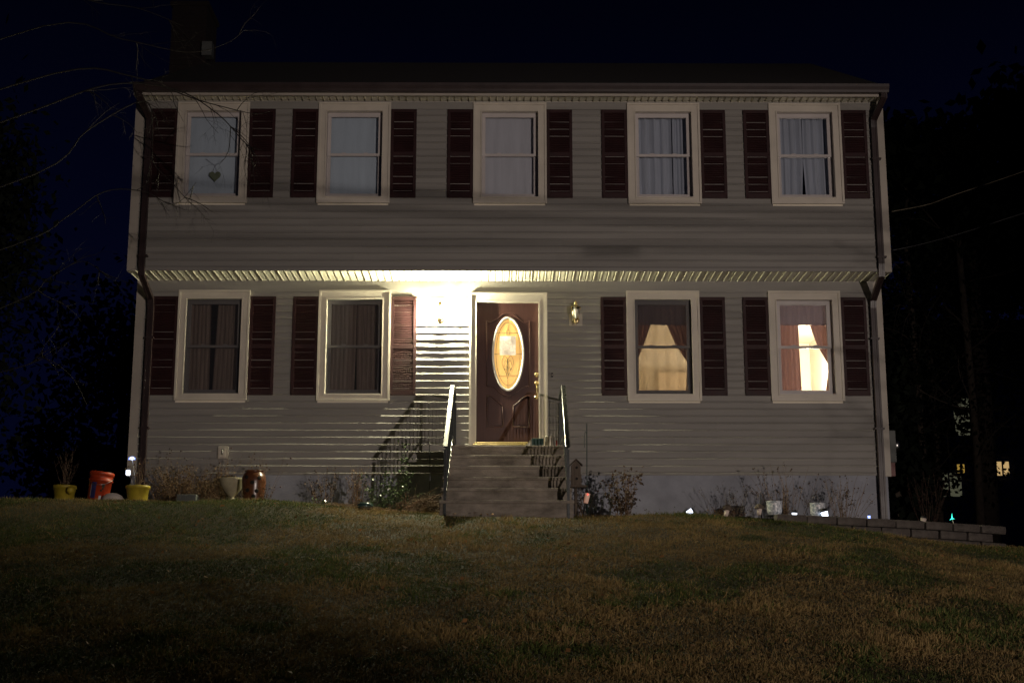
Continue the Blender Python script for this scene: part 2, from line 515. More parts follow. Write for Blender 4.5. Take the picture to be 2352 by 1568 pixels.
def cuts(openings, z, x0, x1):
    segs = [(x0, x1)]
    for (a, b, za, zb) in openings:
        if za < z < zb:
            ns = []
            for (s, t) in segs:
                if b <= s or a >= t: ns.append((s, t)); continue
                if a > s: ns.append((s, a))
                if b < t: ns.append((b, t))
            segs = ns
    return segs
def joints(sg, r_):
    a, b = sg
    if b - a < 1.6: return [sg]
    out = [a]; x = a + r_.uniform(.7, 3.4)
    while x < b - .5:
        out.append(x); x += r_.uniform(2.6, 3.8)
    out.append(b)
    return list(zip(out, out[1:]))
jr_ = random.Random(4)
def course(y, z0, h, segs):
    m_ = MB()
    prof = [(.003, 1.0), (.0042, .62), (.0055, .32), (.0140, .15), (.0190, .05), (.0180, .0), (.0, .0)]
    for (a, b) in segs:
        nseg = max(1, int((b - a) / .3))
        ph = (z0 * 37.7) % 6.28
        k = len(prof); vs_ = []
        for j in range(nseg + 1):
            x = a + (b - a) * j / nseg
            w = 1 + .10 * math.sin(x * 2.3 + ph) + .06 * math.sin(x * 5.1 - 2 * ph)
            dz_ = .0009 * math.sin(x * 1.7 + ph * 1.3)
            vs_ += [(x, y - d * w, z0 + f * h + dz_) for d, f in prof]
        m_.add(vs_, [(j * k + i, j * k + i + 1, (j + 1) * k + i + 1, (j + 1) * k + i) for j in range(nseg) for i in range(k - 1)])
    return m_
opL = [(a + .015, b - .015, LZ0 + .01, LZ1 - .01) for a, b in WIN_L] + [(DX0 + .01, DX1 - .01, 3.0, DZ1 + .01)]
opU = [(a + .015, b - .015, UZ0 + .01, UZ1 - .01) for a, b in WIN_U]
h = .1016
ncl = 26
z0 = 3.473
hl = (6.105 - z0) / ncl
for i in range(ncl):
    za = z0 + i * hl
    for sg in [q for c_ in cuts(opL, za + hl / 2, XL + .10, XR - .10) for q in joints(c_, jr_)]: part(course(YL - jr_.choice([0, .0012]), za, hl, [sg]), 'siding_plank', M['siding'])
hu = (8.665 - 6.30) / 23
for i in range(23):
    za = 6.30 + i * hu
    for sg in [q for c_ in cuts(opU, za + hu / 2, XL + .10, XR - .10) for q in joints(c_, jr_)]: part(course(YU - jr_.choice([0, .0012]), za, hu, [sg]), 'siding_plank', M['siding'])
# frieze boards
def frieze(y, za, zb, top):
    m_ = MB(); m_.box(XL + .1, XR - .1, y - .017, y, za, zb)
    m_.box(XL + .1, XR - .1, y - .022, y - .0172, zb - .03, zb)
    return part(m_, 'frieze_board', M['siding'])
frieze(YL, 6.105, 6.272, 0); frieze(YU, 8.665, 8.78, 0)
m_ = MB(); m_.box(XL + .1, XR - .1, YU - .018, YU, 6.262, 6.302); part(m_, 'skirt_trim', M['siding'])
m_ = MB()
for (a, b) in ((XL + .1, DX0), (DX1, XR - .1)): m_.box(a, b, YL - .008, YL, 3.455, 3.474)
part(m_, 'starter_strip', M['siding'])
# corner boards
for (xa, xb) in ((XL, XL + .11), (XR - .11, XR)):
    m_ = MB(); m_.box(xa - .012, xb, YL - .02, YL + .12, 3.44, 6.272, .004); part(m_, 'corner_board', M['corner'])
    m_ = MB(); m_.box(xa - .012, xb, YU - .02, YU + .12, 6.255, 8.79, .004); part(m_, 'corner_board', M['corner'])
# body of the house behind the cladding (walls with openings)
def wall_with_holes(y0, y1, x0, x1, z0, z1, holes, name, m):
    zs = sorted(set([z0, z1] + [q for hh in holes for q in (hh[2], hh[3]) if z0 < q < z1]))
    mm = MB()
    for za, zb in zip(zs, zs[1:]):
        for (a, b) in cuts(holes, (za + zb) / 2, x0, x1):
            mm.box(a, b, y0, y1, za, zb)
    return part(mm, name, m)
hl_ = [(a + .11, b - .11, LZ0 + .09, LZ1 - .12) for a, b in WIN_L] + [(DX0 + .09, DX1 - .09, 3.0, DZ1 - .09)]
hu_ = [(a + .11, b - .11, UZ0 + .09, UZ1 - .12) for a, b in WIN_U]
wall_with_holes(YL + .001, YL + .14, XL, XR, 3.46, 6.27, hl_, 'lower_front_wall', M['room'])
wall_with_holes(YU + .001, YU + .14, XL, XR, 6.285, 8.80, hu_, 'upper_front_wall', M['room'])
m_ = MB(); m_.box(XL, XL + .12, YL + .141, 28, 3.46, 8.8); part(m_, 'side_wall', M['siding'])
m_ = MB(); m_.box(XR - .12, XR, YL + .141, 28, 3.46, 8.8); part(m_, 'side_wall', M['siding'])
m_ = MB(); m_.box(XL, XL + .12, YU + .141, YL + .14, 6.285, 8.8); part(m_, 'side_wall', M['siding'])
m_ = MB(); m_.box(XR - .12, XR, YU + .141, YL + .14, 6.285, 8.8); part(m_, 'side_wall', M['siding'])
m_ = MB(); m_.box(XL + .12, XR - .12, 27.85, 28, 3.46, 8.8); part(m_, 'back_wall', M['siding'])
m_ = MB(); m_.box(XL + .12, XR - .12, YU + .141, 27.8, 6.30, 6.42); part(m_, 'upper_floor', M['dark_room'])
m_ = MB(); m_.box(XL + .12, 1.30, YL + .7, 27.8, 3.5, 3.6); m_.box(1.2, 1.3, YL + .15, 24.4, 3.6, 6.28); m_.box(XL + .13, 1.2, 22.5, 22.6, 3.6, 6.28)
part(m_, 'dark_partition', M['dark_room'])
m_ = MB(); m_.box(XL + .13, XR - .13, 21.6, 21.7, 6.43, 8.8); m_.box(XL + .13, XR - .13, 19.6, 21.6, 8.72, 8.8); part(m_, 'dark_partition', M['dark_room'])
# lit front room
m_ = MB(); m_.box(1.31, XR - .13, 24.2, 24.35, 3.75, 6.29); part(m_, 'room_back_wall', M['room'])
m_ = MB(); m_.box(1.31, 1.33, YL + .15, 24.2, 3.75, 6.29); m_.box(XR - .15, XR - .125, YL + .15, 24.2, 3.75, 6.29); part(m_, 'room_side_wall', M['room'])
m_ = MB(); m_.box(1.31, XR - .13, YL + .15, 24.3, 3.72, 3.79); part(m_, 'room_floor', M['wood'])
m_ = MB(); m_.box(1.31, XR - .13, YL + .15, 24.3, 6.22, 6.28); part(m_, 'room_ceiling', M['room'])
# cabinet added as a vague dark shape low in the lit window
cab = tag(empty('added_cabinet', (2.95, 23.9, 3.79)), 'tall tan cabinet added for a vague dark shape low inside the amber lit ground floor window', 'cabinet')
m_ = MB(); m_.box(-.30, .75, -.2, .28, 0, 1.84, .01); m_.build('cabinet_body', mat('tan_wood', (.46, .34, .21), .6, var=.15, scale=4), cab)
m_ = MB(); m_.box(-.33, .78, -.23, .28, 1.8401, 1.88, .006); m_.build('cabinet_top', M['wood'], cab)
# foundation
m_ = MB(); m_.box(XL + .04, XR - .04, YL + .03, 27.9, 2.2, 3.47); part(m_, 'foundation', M['found'])

# overhang soffit: ribbed vinyl panels
def soffit_panel(x0, w, y0, y1, z, lip=True):
    u = w / 3
    prof = [(0, .006)]
    for k in range(3):
        b = k * u
        d = .012 if k == 0 else .0
        prof += [(b + .003, -.005 if k else -.009), (b + .012, -.005 if k else -.009), (b + .014, 0), (b + u * .76, .0), (b + u * .80, .016), (b + u * .93, .016), (b + u * .97, .0)]
    prof += [(w - .001, -.004), (w - .0005, .006)]
    m2 = MB()
    k = len(prof)
    m2.add([(x0 + p, y, z + q) for y in (y0, y1) for p, q in prof], [(i, i + 1, k + i + 1, k + i) for i in range(k - 1)])
    return m2
npan = 36
pw = (XR - XL) / npan
for i in range(npan):
    part(soffit_panel(XL + i * pw, pw, YU - .005, YL - .02, 6.268), 'soffit_panel', M['soffit'])
for i in range(npan):
    part(soffit_panel(XL + i * pw, pw, 19.14, YU - .02, 8.788), 'soffit_panel', M['soffit'])
# eave: fascia, gutter, roof
m_ = MB(); m_.box(XL + .02, XR - .02, 19.115, 19.14, 8.765, 8.86); part(m_, 'fascia_board', M['corner'])
gp = [(19.114, 8.86), (19.114, 8.80), (19.03, 8.80), (19.015, 8.83), (18.99, 8.87), (18.985, 8.91), (19.0, 8.91), (19.01, 8.88), (19.035, 8.83), (19.10, 8.83)]
m_ = MB(); k = len(gp)
m_.add([(x, a, b) for x in (XL + .03, XR - .0) for a, b in gp], [(i, (i + 1) % k, k + (i + 1) % k, k + i) for i in range(k)] + [tuple(range(k)), tuple(range(k, 2 * k))])
part(m_, 'gutter', M['bronze'])
RZ0, RY0, RZ1, RY1 = 8.90, 19.08, 11.28, 23.9
rows = 30
for fb in (0, 1):
    m_ = MB()
    for i in range(rows):
        t0, t1 = i / rows, (i + 1) / rows
        ya, yb = RY0 + (RY1 - RY0) * t0, RY0 + (RY1 - RY0) * t1
        za, zb = RZ0 + (RZ1 - RZ0) * t0 + .012, RZ0 + (RZ1 - RZ0) * t1 + .002
        if fb: ya, yb = 2 * RY1 - ya, 2 * RY1 - yb
        m_.quad((XL + .01, ya, za), (XR + .01, ya, za), (XR + .01, yb, zb), (XL + .01, yb, zb))
        m_.quad((XL + .01, ya, za), (XR + .01, ya, za), (XR + .01, ya, za - .012), (XL + .01, ya, za - .012))
    part(m_, 'roof', M['roof'])
m_ = MB()
for x in (XL + .0, XR - .12):
    m_.prism([(0, 0)] * 0 or [(x, 8.8), (x + .12, 8.8), (x + .12, 8.81), (x, 8.81)], 19.5, 28)
    n0 = [(x, 19.5, 8.8), (x, 28, 8.8), (x, RY1, RZ1 - .06), (x + .12, 19.5, 8.8), (x + .12, 28, 8.8), (x + .12, RY1, RZ1 - .06)]
    m_.add(n0, [(0, 1, 2), (3, 5, 4), (0, 2, 5, 3), (1, 4, 5, 2)])
part(m_, 'gable_end', M['siding'])
# chimney of brick courses
m_ = MB(); m_.box(-5.98, -5.36, 24.0, 24.9, 9.2, 12.4); ch = part(m_, 'chimney', M['brick'])
cb = MB()
for r in range(35):
    z = 9.25 + r * .088
    off = .11 if r % 2 else 0
    x = -5.98 - .11 + off
    while x < -5.36:
        a, b = max(x, -5.985), min(x + .21, -5.355)
        if b - a > .03: cb.box(a, b, 23.99, 24.0, z, z + .075)
        x += .22
cb.xform(HM); o = cb.build('brick_courses', M['brick'], ch); o['kind'] = 'stuff'
m_ = MB(); m_.box(-6.02, -5.32, 23.96, 24.94, 12.4, 12.5, .02); part(m_, 'chimney_cap', M['brick'])
m_ = MB(); m_.box(-5.40, -5.22, 23.9, 24.1, 11.42, 11.68); part(m_, 'flashing', M['grey_plastic'])

# downspouts
def flatpipe(pts, w=.085, d=.055):
    mm = MB(); vs_ = []; fs_ = []
    pts = [Vector(p) for p in pts]
    for i, p in enumerate(pts):
        t = (pts[min(i + 1, len(pts) - 1)] - pts[max(i - 1, 0)]).normalized()
        side_ = Vector((1, 0, 0)); side_ = (side_ - t * side_.dot(t)).normalized()
        nn = t.cross(side_)
        for sx, sy in ((-1, -1), (-.4, -1), (-.3, -.75), (.3, -.75), (.4, -1), (1, -1), (1, 1), (-1, 1)):
            vs_.append(p + side_ * sx * w / 2 + nn * (-sy) * d / 2)
    for i in range(len(pts) - 1):
        for k in range(8):
            k2 = (k + 1) % 8
            fs_.append((i * 8 + k, i * 8 + k2, (i + 1) * 8 + k2, (i + 1) * 8 + k))
    fs_.append(tuple(range(8))); fs_.append(tuple((len(pts) - 1) * 8 + k for k in range(8)))
    return mm.add(vs_, fs_)
for sx, xt in ((1, -5.16), (-1, 5.42)):
    x = xt
    x2 = -5.065 if sx == 1 else 5.33
    ds = part(flatpipe([(x, 19.06, 8.84), (x, 19.06, 8.74), (x2, 19.33, 8.50), (x2, 19.345, 8.38), (x2, 19.345, 6.36), (x2, 19.36, 6.20), (x2 + .01, 19.90, 5.98), (x2 + .01, 19.935, 5.86), (x2 + .01, 19.935, 2.74 if sx < 0 else 3.0)]), 'downspout', M['bronze'])
    for zz, yy in ((7.9, 19.345), (6.45, 19.345), (5.4, 19.935), (4.1, 19.935)):
        m_ = MB(); m_.box(x2 - .055, x2 + .075, yy - .032, yy + .05, zz, zz + .025)
        o = m_.xform(HM).build('strap', M['bronze'], ds)

# windows -------------------------------------------------------------
def window(x0, x1, z0, z1, y, upper, screen, dark_sash, label):
    ww = part(MB().box(x0 + .121, x1 - .121, y + .075, y + .078, z0 + .101, z1 - .131), 'window', M['glass'], label=label)
    def sub(mm, name, m):
        return mm.xform(HM).build(name, m, ww)
    # casing: flat boards with a raised outer band and a raised inner stop
    c = MB()
    ob, ib = .026, .018
    for (a, b, za, zb) in ((x0, x1, z1 - .128, z1), (x0, x1, z0, z0 + .098), (x0, x0 + .118, z0 + .098, z1 - .128), (x1 - .118, x1, z0 + .098, z1 - .128)):
        c.box(a, b, y - .030, y + .02, za, zb)
    for (a, b, za, zb) in ((x0, x1, z1 - ob, z1), (x0, x1, z0, z0 + ob), (x0, x0 + ob, z0 + ob, z1 - ob), (x1 - ob, x1, z0 + ob, z1 - ob)):
        c.box(a - .002, b + .002, y - .046, y - .0301, za - .001, zb + .001)
    i0, i1, j0, j1 = x0 + .10, x1 - .10, z0 + .08, z1 - .11
    for (a, b, za, zb) in ((i0, i1, j1 - ib, j1), (i0, i1, j0, j0 + ib), (i0, i0 + ib, j0 + ib, j1 - ib), (i1 - ib, i1, j0 + ib, j1 - ib)):
        c.box(a, b, y - .041, y - .0302, za, zb)
    sub(c, 'casing', M['trim'])
    j = MB()
    a0, a1, c0, c1 = x0 + .118, x1 - .118, z0 + .098, z1 - .128
    for (a, b, za, zb) in ((a0 - .02, a0, c0, c1), (a1, a1 + .02, c0, c1), (a0, a1, c1, c1 + .02), (a0, a1, c0 - .02, c0)):
        j.box(a, b, y + .0201, y + .13, za, zb)
    sub(j, 'jamb', M['sash'])
    zm = (c0 + c1) / 2 + .01
    t = .052 if upper or dark_sash else .06
    sm = M['sash']
    for (nm, za, zb, yy) in (('upper_sash', zm - .018, c1, y + .052), ('lower_sash', c0, zm + .022, y + .082)):
        s_ = MB()
        bt = .075 if nm == 'lower_sash' else .036
        tp = .036 if nm == 'lower_sash' else .06
        gapr = .006
        s_.box(a0 + .004, a1 - gapr, yy, yy + .03, zb - tp, zb, .002)
        s_.box(a0 + .004, a1 - gapr, yy, yy + .03, za, za + bt, .002)
        s_.box(a0 + .004, a0 + t, yy, yy + .03, za + bt, zb - tp, .002)
        s_.box(a1 - t - .012, a1 - gapr, yy, yy + .03, za + bt, zb - tp, .002)
        sub(s_, nm, sm)
    for k in (.3, .7):
        lk = MB(); xx = a0 + (a1 - a0) * k
        lk.box(xx - .03, xx + .03, y + .065, y + .09, zm + .022, zm + .034, .003)
        sub(lk, 'sash_lock', sm)
    if screen:
        s_ = MB(); s_.quad((a0, y + .028, c0), (a1, y + .028, c0), (a1, y + .028, c1), (a0, y + .028, c1))
        sub(s_, 'insect_screen', M['screen'])
        s_ = MB()
        for (a, b, za, zb) in ((a0, a1, c1 - .012, c1), (a0, a1, c0, c0 + .012), (a0, a0 + .012, c0 + .012, c1 - .012), (a1 - .012, a1, c0 + .012, c1 - .012)):
            s_.box(a, b, y + .022, y + .034, za, zb)
        sub(s_, 'screen_frame', M['grey_plastic'])
    return ww
ul = ['upper floor window with a hanging heart, leftmost', 'upper floor window with a drawn white shade, second from left', 'upper floor window right above the door', 'upper floor window with gathered pale curtains, fourth from left', 'upper floor window with parted pale curtains, at the right end']
for (a, b), t in zip(WIN_U, ul): window(a, b, UZ0, UZ1, YU, True, False, False, t)
ll = ['dark ground floor window at the left end', 'dark ground floor window beside the lit lantern', 'lit ground floor window with amber light between two tied curtains', 'lit ground floor window with bright cream light, at the right end']
for i, ((a, b), t) in enumerate(zip(WIN_L, ll)): window(a, b, LZ0, LZ1, YL, False, i < 3, i < 3, t)

# shutters ------------------------------------------------------------
def shutter(x0, x1, z0, z1, y):
    f = MB()
    st, rl = .042, .05
    zm = z0 + (z1 - z0) * .49
    f.box(x0, x0 + st, y - .034, y - .012, z0, z1, .004)
    f.box(x1 - st, x1, y - .034, y - .012, z0, z1, .004)
    for (za, zb) in ((z0, z0 + .075), (zm - .03, zm + .03), (z1 - rl, z1)):
        f.box(x0 + st, x1 - st, y - .032, y - .012, za, zb)
    f.box(x0 + st, x1 - st, y - .014, y - .008, z0, z1)
    sh = part(f, 'shutter', M['shutter'])
    lv = MB()
    for (za, zb) in ((z0 + .075, zm - .03), (zm + .03, z1 - rl)):
        nlv = max(1, int((zb - za) / .0262))
        s = (zb - za) / nlv
        for k in range(nlv):
            z = za + k * s
            vs_ = [(x, yy, zz) for x in (x0 + st, x1 - st) for yy, zz in ((y - .015, z + s * 1.02), (y - .0285, z + s * .30), (y - .0285, z + s * .14), (y - .0145, z + s * .08))]
            lv.add(vs_, [(0, 1, 5, 4), (1, 2, 6, 5), (2, 3, 7, 6)])
    lv.xform(HM); o = lv.build('louvres', M['shutter'], sh)
    for xx in (x0 + .02, x1 - .02):
        for zz in (z0 + .03, zm, z1 - .03):
            bt = MB(); bt.lathe([(.0085, 0), (.007, .003), (.0, .005)], 8)
            bt.xform(Matrix.Translation((xx, y - .034, zz)) @ Matrix.Rotation(R(90), 4, 'X'))
            bt.xform(HM).build('screw_cap', M['shutter'], sh)
for i, (a, b) in enumerate(WIN_U):
    shutter(a - .372, a - .004, UZ0 + .08, UZ1 - .098, YU)
    shutter(b + .004, b + .372, UZ0 + .08, UZ1 - .098, YU)
for i, (a, b) in enumerate(WIN_L):
    shutter(a - .372, a - .004, LZ0 + .075, LZ1 - .09, YL)
    shutter(b + .004, b + .372, LZ0 + .075, LZ1 - .09, YL)

# door ------------------------------------------------------------------
SX0, SX1, SZ0, SZ1 = -.373, .516, 3.925, 5.952
YD = YL + .045
door = part(MB().box(SX0, SX1, YD, YD + .045, SZ0, SZ1), 'front_door', M['door'], label='dark red front door with an oval glass')
def dsub(mm, name, m): return mm.xform(HM).build(name, m, door)
dc = MB()
# casing
for (a, b, za, zb) in ((DX0, DX1, SZ1 + .022, DZ1), (DX0, SX0 - .022, 3.80, SZ1 + .022), (SX1 + .022, DX1, 3.80, SZ1 + .022)):
    dc.box(a, b, YL - .032, YL + .03, za, zb)
for (a, b, za, zb) in ((DX0 - .002, DX1 + .002, DZ1 - .028, DZ1 + .002), (DX0 - .002, DX0 + .026, 3.80, DZ1 - .028), (DX1 - .026, DX1 + .002, 3.80, DZ1 - .028)):
    dc.box(a, b, YL - .050, YL - .0321, za, zb, .003)
for (a, b, za, zb) in ((SX0 - .022, SX1 + .022, SZ1 + .002, SZ1 + .022), (SX0 - .022, SX0 - .002, 3.90, SZ1 + .002), (SX1 + .002, SX1 + .022, 3.90, SZ1 + .002)):
    dc.box(a, b, YL - .036, YL + .09, za, zb)
part(dc, 'door_casing', M['trim'])
m_ = MB(); m_.box(SX0 - .02, SX1 + .02, YL - .05, YL + .09, 3.862, 3.918, .006); m_.box(SX0 - .05, SX1 + .05, YL - .085, YL - .051, 3.80, 3.885, .004)
part(m_, 'threshold', mat('worn_brass_sill', (.42, .33, .15), .45, var=.2, scale=12, metal=.5))
cxo, czo = .077, 5.205
k_ = .001496
def dp(px, py): return (cxo + (px - 437) * k_, czo - (py - 630) * k_)
def oval(rx, rz, n=72): return [(cxo + rx * math.cos(2 * math.pi * i / n), czo + rz * math.sin(2 * math.pi * i / n)) for i in range(n)]
def ring(mm, loops):
    """loops: list of (rx, rz, y)"""
    n = 72; vs_ = []
    for rx, rz, y in loops:
        vs_ += [(x, y, z) for x, z in oval(rx, rz, n)]
    fs_ = []
    for i in range(len(loops) - 1):
        for k in range(n):
            k2 = (k + 1) % n
            fs_.append((i * n + k, i * n + k2, (i + 1) * n + k2, (i + 1) * n + k))
    return mm.add(vs_, fs_, True)
ro, rz_ = .235, .545
dsub(ring(MB(), [(ro, rz_, YD - .001), (ro - .002, rz_ - .002, YD - .012), (ro - .012, rz_ - .012, YD - .022), (ro - .024, rz_ - .024, YD - .018), (ro - .036, rz_ - .036, YD - .006), (ro - .037, rz_ - .037, YD + .001)]), 'oval_frame', M['white'])
g_ = MB(); ov = oval(ro - .036, rz_ - .036)
g_.add([(x, YD - .004, z) for x, z in ov], [tuple(range(len(ov)))]); dsub(g_, 'oval_glass', M['amber'])
ld = MB()
yl = YD - .006
def lead(pts, r=.0028, closed=False):
    p = [(x, yl, z) for x, z in pts]
    if closed: p.append(p[0])
    ld.tube(p, r, 5)
lead(oval(ro - .062, rz_ - .085, 48), closed=True)
for py in (425, 633, 842):
    z = dp(0, py)[1]
    w = (ro - .037) * math.sqrt(max(0, 1 - ((z - czo) / (rz_ - .037)) ** 2))
    lead([(cxo - w, z), (cxo + w, z)])
lead([(cxo, czo + rz_ - .04), dp(437, 390)]); lead([dp(434, 870), (cxo, czo - rz_ + .04)])
def leafp(cx, top, bot, w, lean=0):
    L1 = []; n = 10
    for i in range(n + 1):
        t = i / n; y = top + (bot - top) * t
        L1.append((cx + lean * t + w * math.sin(math.pi * t ** .8), y))
    L2 = [(2 * (cx + lean * i / n) - L1[i][0], L1[i][1]) for i in range(n + 1)][::-1]
    return [dp(a, b) for a, b in L1 + L2]
for (cx_, tp, bt, w_, ln) in ((437, 388, 470, 14, 0), (433, 745, 872, 13, 0), (433, 672, 790, 0.5, 0), (412, 690, 838, 20, 14), (456, 690, 838, -20, -14), (405, 645, 790, 26, -2), (462, 645, 790, 26, 2)):
    lead(leafp(cx_, tp, bt, w_, ln), .0025, closed=True)
dsub(ld, 'leading', M['lead'])
mo = MB()
def mould(pts, r=.0085):
    p = [(dp(a, b)[0], YD - .002, dp(a, b)[1]) for a, b in pts]
    mo.tube(p, r, 6)
def curve(pts, n=6):
    out = []
    P_ = [Vector(p) for p in pts]
    for i in range(len(P_) - 1):
        p0 = P_[max(i - 1, 0)]; p1 = P_[i]; p2 = P_[i + 1]; p3 = P_[min(i + 2, len(P_) - 1)]
        for k in range(n):
            t = k / n
            out.append(tuple(.5 * ((2 * p1) + (-p0 + p2) * t + (2 * p0 - 5 * p1 + 4 * p2 - p3) * t * t + (-p0 + 3 * p1 - 3 * p2 + p3) * t ** 3)))
    out.append(tuple(P_[-1]))
    return out
halfT = [(437, 233), (490, 243), (540, 285), (580, 312), (620, 323), (645, 305)]
halfB = [(640, 945), (600, 950), (560, 968), (520, 1005), (480, 1030), (437, 1040)]
for sgn in (1, -1):
    f_ = lambda pts: [(437 + sgn * (a - 437), b) for a, b in pts]
    mould(f_(curve(halfT))); mould(f_([(645, 305), (640, 945)]), .010); mould(f_(curve(halfB)))
    low = [(485, 1335), (485, 1135)] + curve([(485, 1135), (520, 1112), (560, 1075), (600, 1045), (637, 1038)]) + [(637, 1335), (485, 1335)]
    mould(f_(low), .0085)
    ins = [(505, 1315), (505, 1148)] + curve([(505, 1148), (535, 1128), (570, 1092), (605, 1066), (620, 1064)]) + [(620, 1315)]
    pz = MB(); pz.prism([dp(a, b) for a, b in f_(ins)], YD - .008, YD - .0005)
    dsub(pz, 'raised_panel', M['door'])
dsub(mo, 'panel_moulding', M['door'])
# lockset
def knobdisc(px, py, r, dome, y=YD):
    x, z = dp(px, py); k2 = MB()
    k2.lathe([(r, 0), (r, .006), (r * .86, .012), (r * .5, .016), (dome, .018), (dome, .03), (dome * .6, .036), (0.0005, .037)], 18)
    k2.xform(Matrix.Translation((x, y, z)) @ Matrix.Rotation(R(90), 4, 'X') @ Matrix.Scale(1.0, 4))
    return k2
dsub(knobdisc(710, 832, .036, .017), 'deadbolt', M['brass'])
hs = knobdisc(710, 915, .034, .015)
x, z = dp(712, 940); x2, z2 = dp(712, 1055)
hs.tube(curve([(x, YD - .004, z), (x, YD - .045, z - .02), (x, YD - .055, z - .07), (x, YD - .052, z2 + .06), (x, YD - .03, z2 + .015), (x, YD - .004, z2)], 4), .011, 8)
hs.lathe([(.03, 0), (.03, .006), (.018, .014), (.0005, .018)], 16, (0, 0, 0)) if False else None
dsub(hs, 'door_handle', M['brass'])
dsub(knobdisc(708, 1052, .026, .012), 'handle_foot', M['brass'])
# note taped to the glass
note = MB(); nx0, nz1 = dp(357, 458); nx1, nz0 = dp(512, 645)
yn = YD - .026
gridn = 6
vs_ = [(nx0 + (nx1 - nx0) * i / gridn, yn - .004 * math.sin(i * 1.1 + j * .7), nz0 + (nz1 - nz0) * j / gridn) for j in range(gridn + 1) for i in range(gridn + 1)]
note.add(vs_, [(j * 7 + i, j * 7 + i + 1, (j + 1) * 7 + i + 1, (j + 1) * 7 + i) for j in range(gridn) for i in range(gridn)], True)
note = tag(note.build('paper_note', M['paper']), 'sheet of handwritten paper taped over the oval door glass', 'note')
ink = MB()
for r in range(11):
    z = nz1 - .028 - r * .0225
    xx = nx0 + .02 + random.uniform(0, .012)
    end = nx1 - .02 - random.uniform(0, .05)
    while xx < end:
        wl_ = random.uniform(.012, .032)
        pts = []
        for q in range(int(wl_ / .003) + 2):
            pts.append((xx + q * .003, yn - .0058, z + random.uniform(-.0045, .0045)))
        ink.tube(pts, .0009, 3, cap=False)
        xx += wl_ + .009
ink.build('handwriting', M['ink'], note)

# ------------------------------------------------------------------ curtains and shades
def fold(x, f, a): return a * math.sin(x * f) + a * .5 * math.sin(x * f * 2.3 + 1.3)
def curtain(parent, name, m, inner, outer, y, amp=.018, freq=75, n=26, gather=False):
    """inner/outer: lists of (x,z) from top to bottom, same z levels"""
    mm = MB(); vs_ = []
    def samp(line, z):
        for (xa, za), (xb, zb) in zip(line, line[1:]):
            if za >= z >= zb:
                t = (za - z) / max(1e-6, za - zb); return xa + (xb - xa) * t
        return line[-1][0] if z < line[-1][1] else line[0][0]
    zt, zb_ = max(outer[0][1], inner[0][1]), min(outer[-1][1], inner[-1][1])
    rows_ = 22
    for j in range(rows_ + 1):
        z = zt + (zb_ - zt) * j / rows_
        xi, xo = samp(inner, z), samp(outer, z)
        w0 = abs(inner[0][0] - outer[0][0]); wj = abs(xi - xo)
        for i in range(n + 1):
            s = i / n
            ph = (outer[0][0] + (inner[0][0] - outer[0][0]) * s)
            vs_.append((xo + (xi - xo) * s, y + fold(ph, freq, amp) , z))
    mm.add(vs_, [(j * (n + 1) + i, j * (n + 1) + i + 1, (j + 1) * (n + 1) + i + 1, (j + 1) * (n + 1) + i) for j in range(rows_) for i in range(n)], True)
    if parent is None: return mm.build(name, m)
    mm.xform(Matrix.Translation(-Vector(parent.location)))
    return mm.build(name, m, parent)
labs = ['pale blue roller shade drawn behind the heart ornament, upper left window', 'pale blue roller shade drawn down in the second upper window from left', 'grey white shade drawn down in the upper window above the front door']
for i in range(3):
    a, b = WIN_U[i]; a += .09; b -= .09
    mm = MB(); n = 16
    vs_ = [(a + (b - a) * k / n, YU + .155 + .003 * math.sin(k * 1.7 + i) + (.008 * math.sin(k * 2.4) if z < 8 and i else 0), z) for z in (UZ0 + .05, 7.6, 8.0, UZ1 - .10) for k in range(n + 1)]
    mm.add(vs_, [(j * (n + 1) + k, j * (n + 1) + k + 1, (j + 1) * (n + 1) + k + 1, (j + 1) * (n + 1) + k) for j in range(3) for k in range(n)], True)
    tag(mm.build('window_shade', M['shade'] if i < 2 else M['shade2']), labs[i], 'window shade', 'roller shades in the upper windows')
def pair(x0, x1, z0, z1, y, m, label, inner_l, inner_r, amp, freq, nm='curtain_panel', extra=None, mr=None):
    p = tag(empty('curtains', ((x0 + x1) / 2, y, z0)), label, 'curtains')
    curtain(p, nm, m, inner_l, [(x0, z1), (x0, z0)], y, amp, freq)
    curtain(p, nm, mr or m, inner_r, [(x1, z1), (x1, z0)], y + .012, amp, freq)
    return p
z0, z1 = UZ0 + .05, UZ1 - .10
a, b = WIN_U[3]; a += .09; b -= .09
cp = pair(a, b, z0, z1, YU + .18, M['curtain_w'], 'pale gathered curtains in the fourth upper window from the left', [(a + .56, z1), (a + .565, z0)], [(b - .285, z1), (b - .28, z0)], .026, 48)
a, b = WIN_U[4]; a += .09; b -= .09
mid = (a + b) / 2
cp = pair(a, b, z0, z1, YU + .18, M['curtain_w'], 'pale curtains slightly parted at the bottom, upper window at the right end', [(mid - .003, z1), (mid, 7.95), (mid - .035, z0)], [(mid + .008, z1), (mid + .003, 7.95), (mid + .03, z0)], .022, 58)
z0, z1 = LZ0 + .05, LZ1 - .10
a, b = WIN_L[0]; a += .07; b -= .09
mid = a + .40
cp = pair(a, b, z0, z1 - .06, YL + .20, M['curtain_b'], 'brown pleated curtains in the ground floor window at the left end', [(mid - .04, z1), (mid - .02, z0)], [(mid + .05, z1), (mid + .01, z0)], .016, 110)
a, b = WIN_L[1]; a += .07; b -= .09
mid = a + .455
cp = pair(a, b, z0, z1 - .06, YL + .20, M['curtain_b'], 'brown pleated curtains meeting at a lit gap, window beside the lit lantern', [(mid - .004, z1), (mid - .004, 5.4), (mid - .02, z0)], [(mid + .004, z1), (mid + .004, 5.4), (mid + .022, z0)], .016, 100)
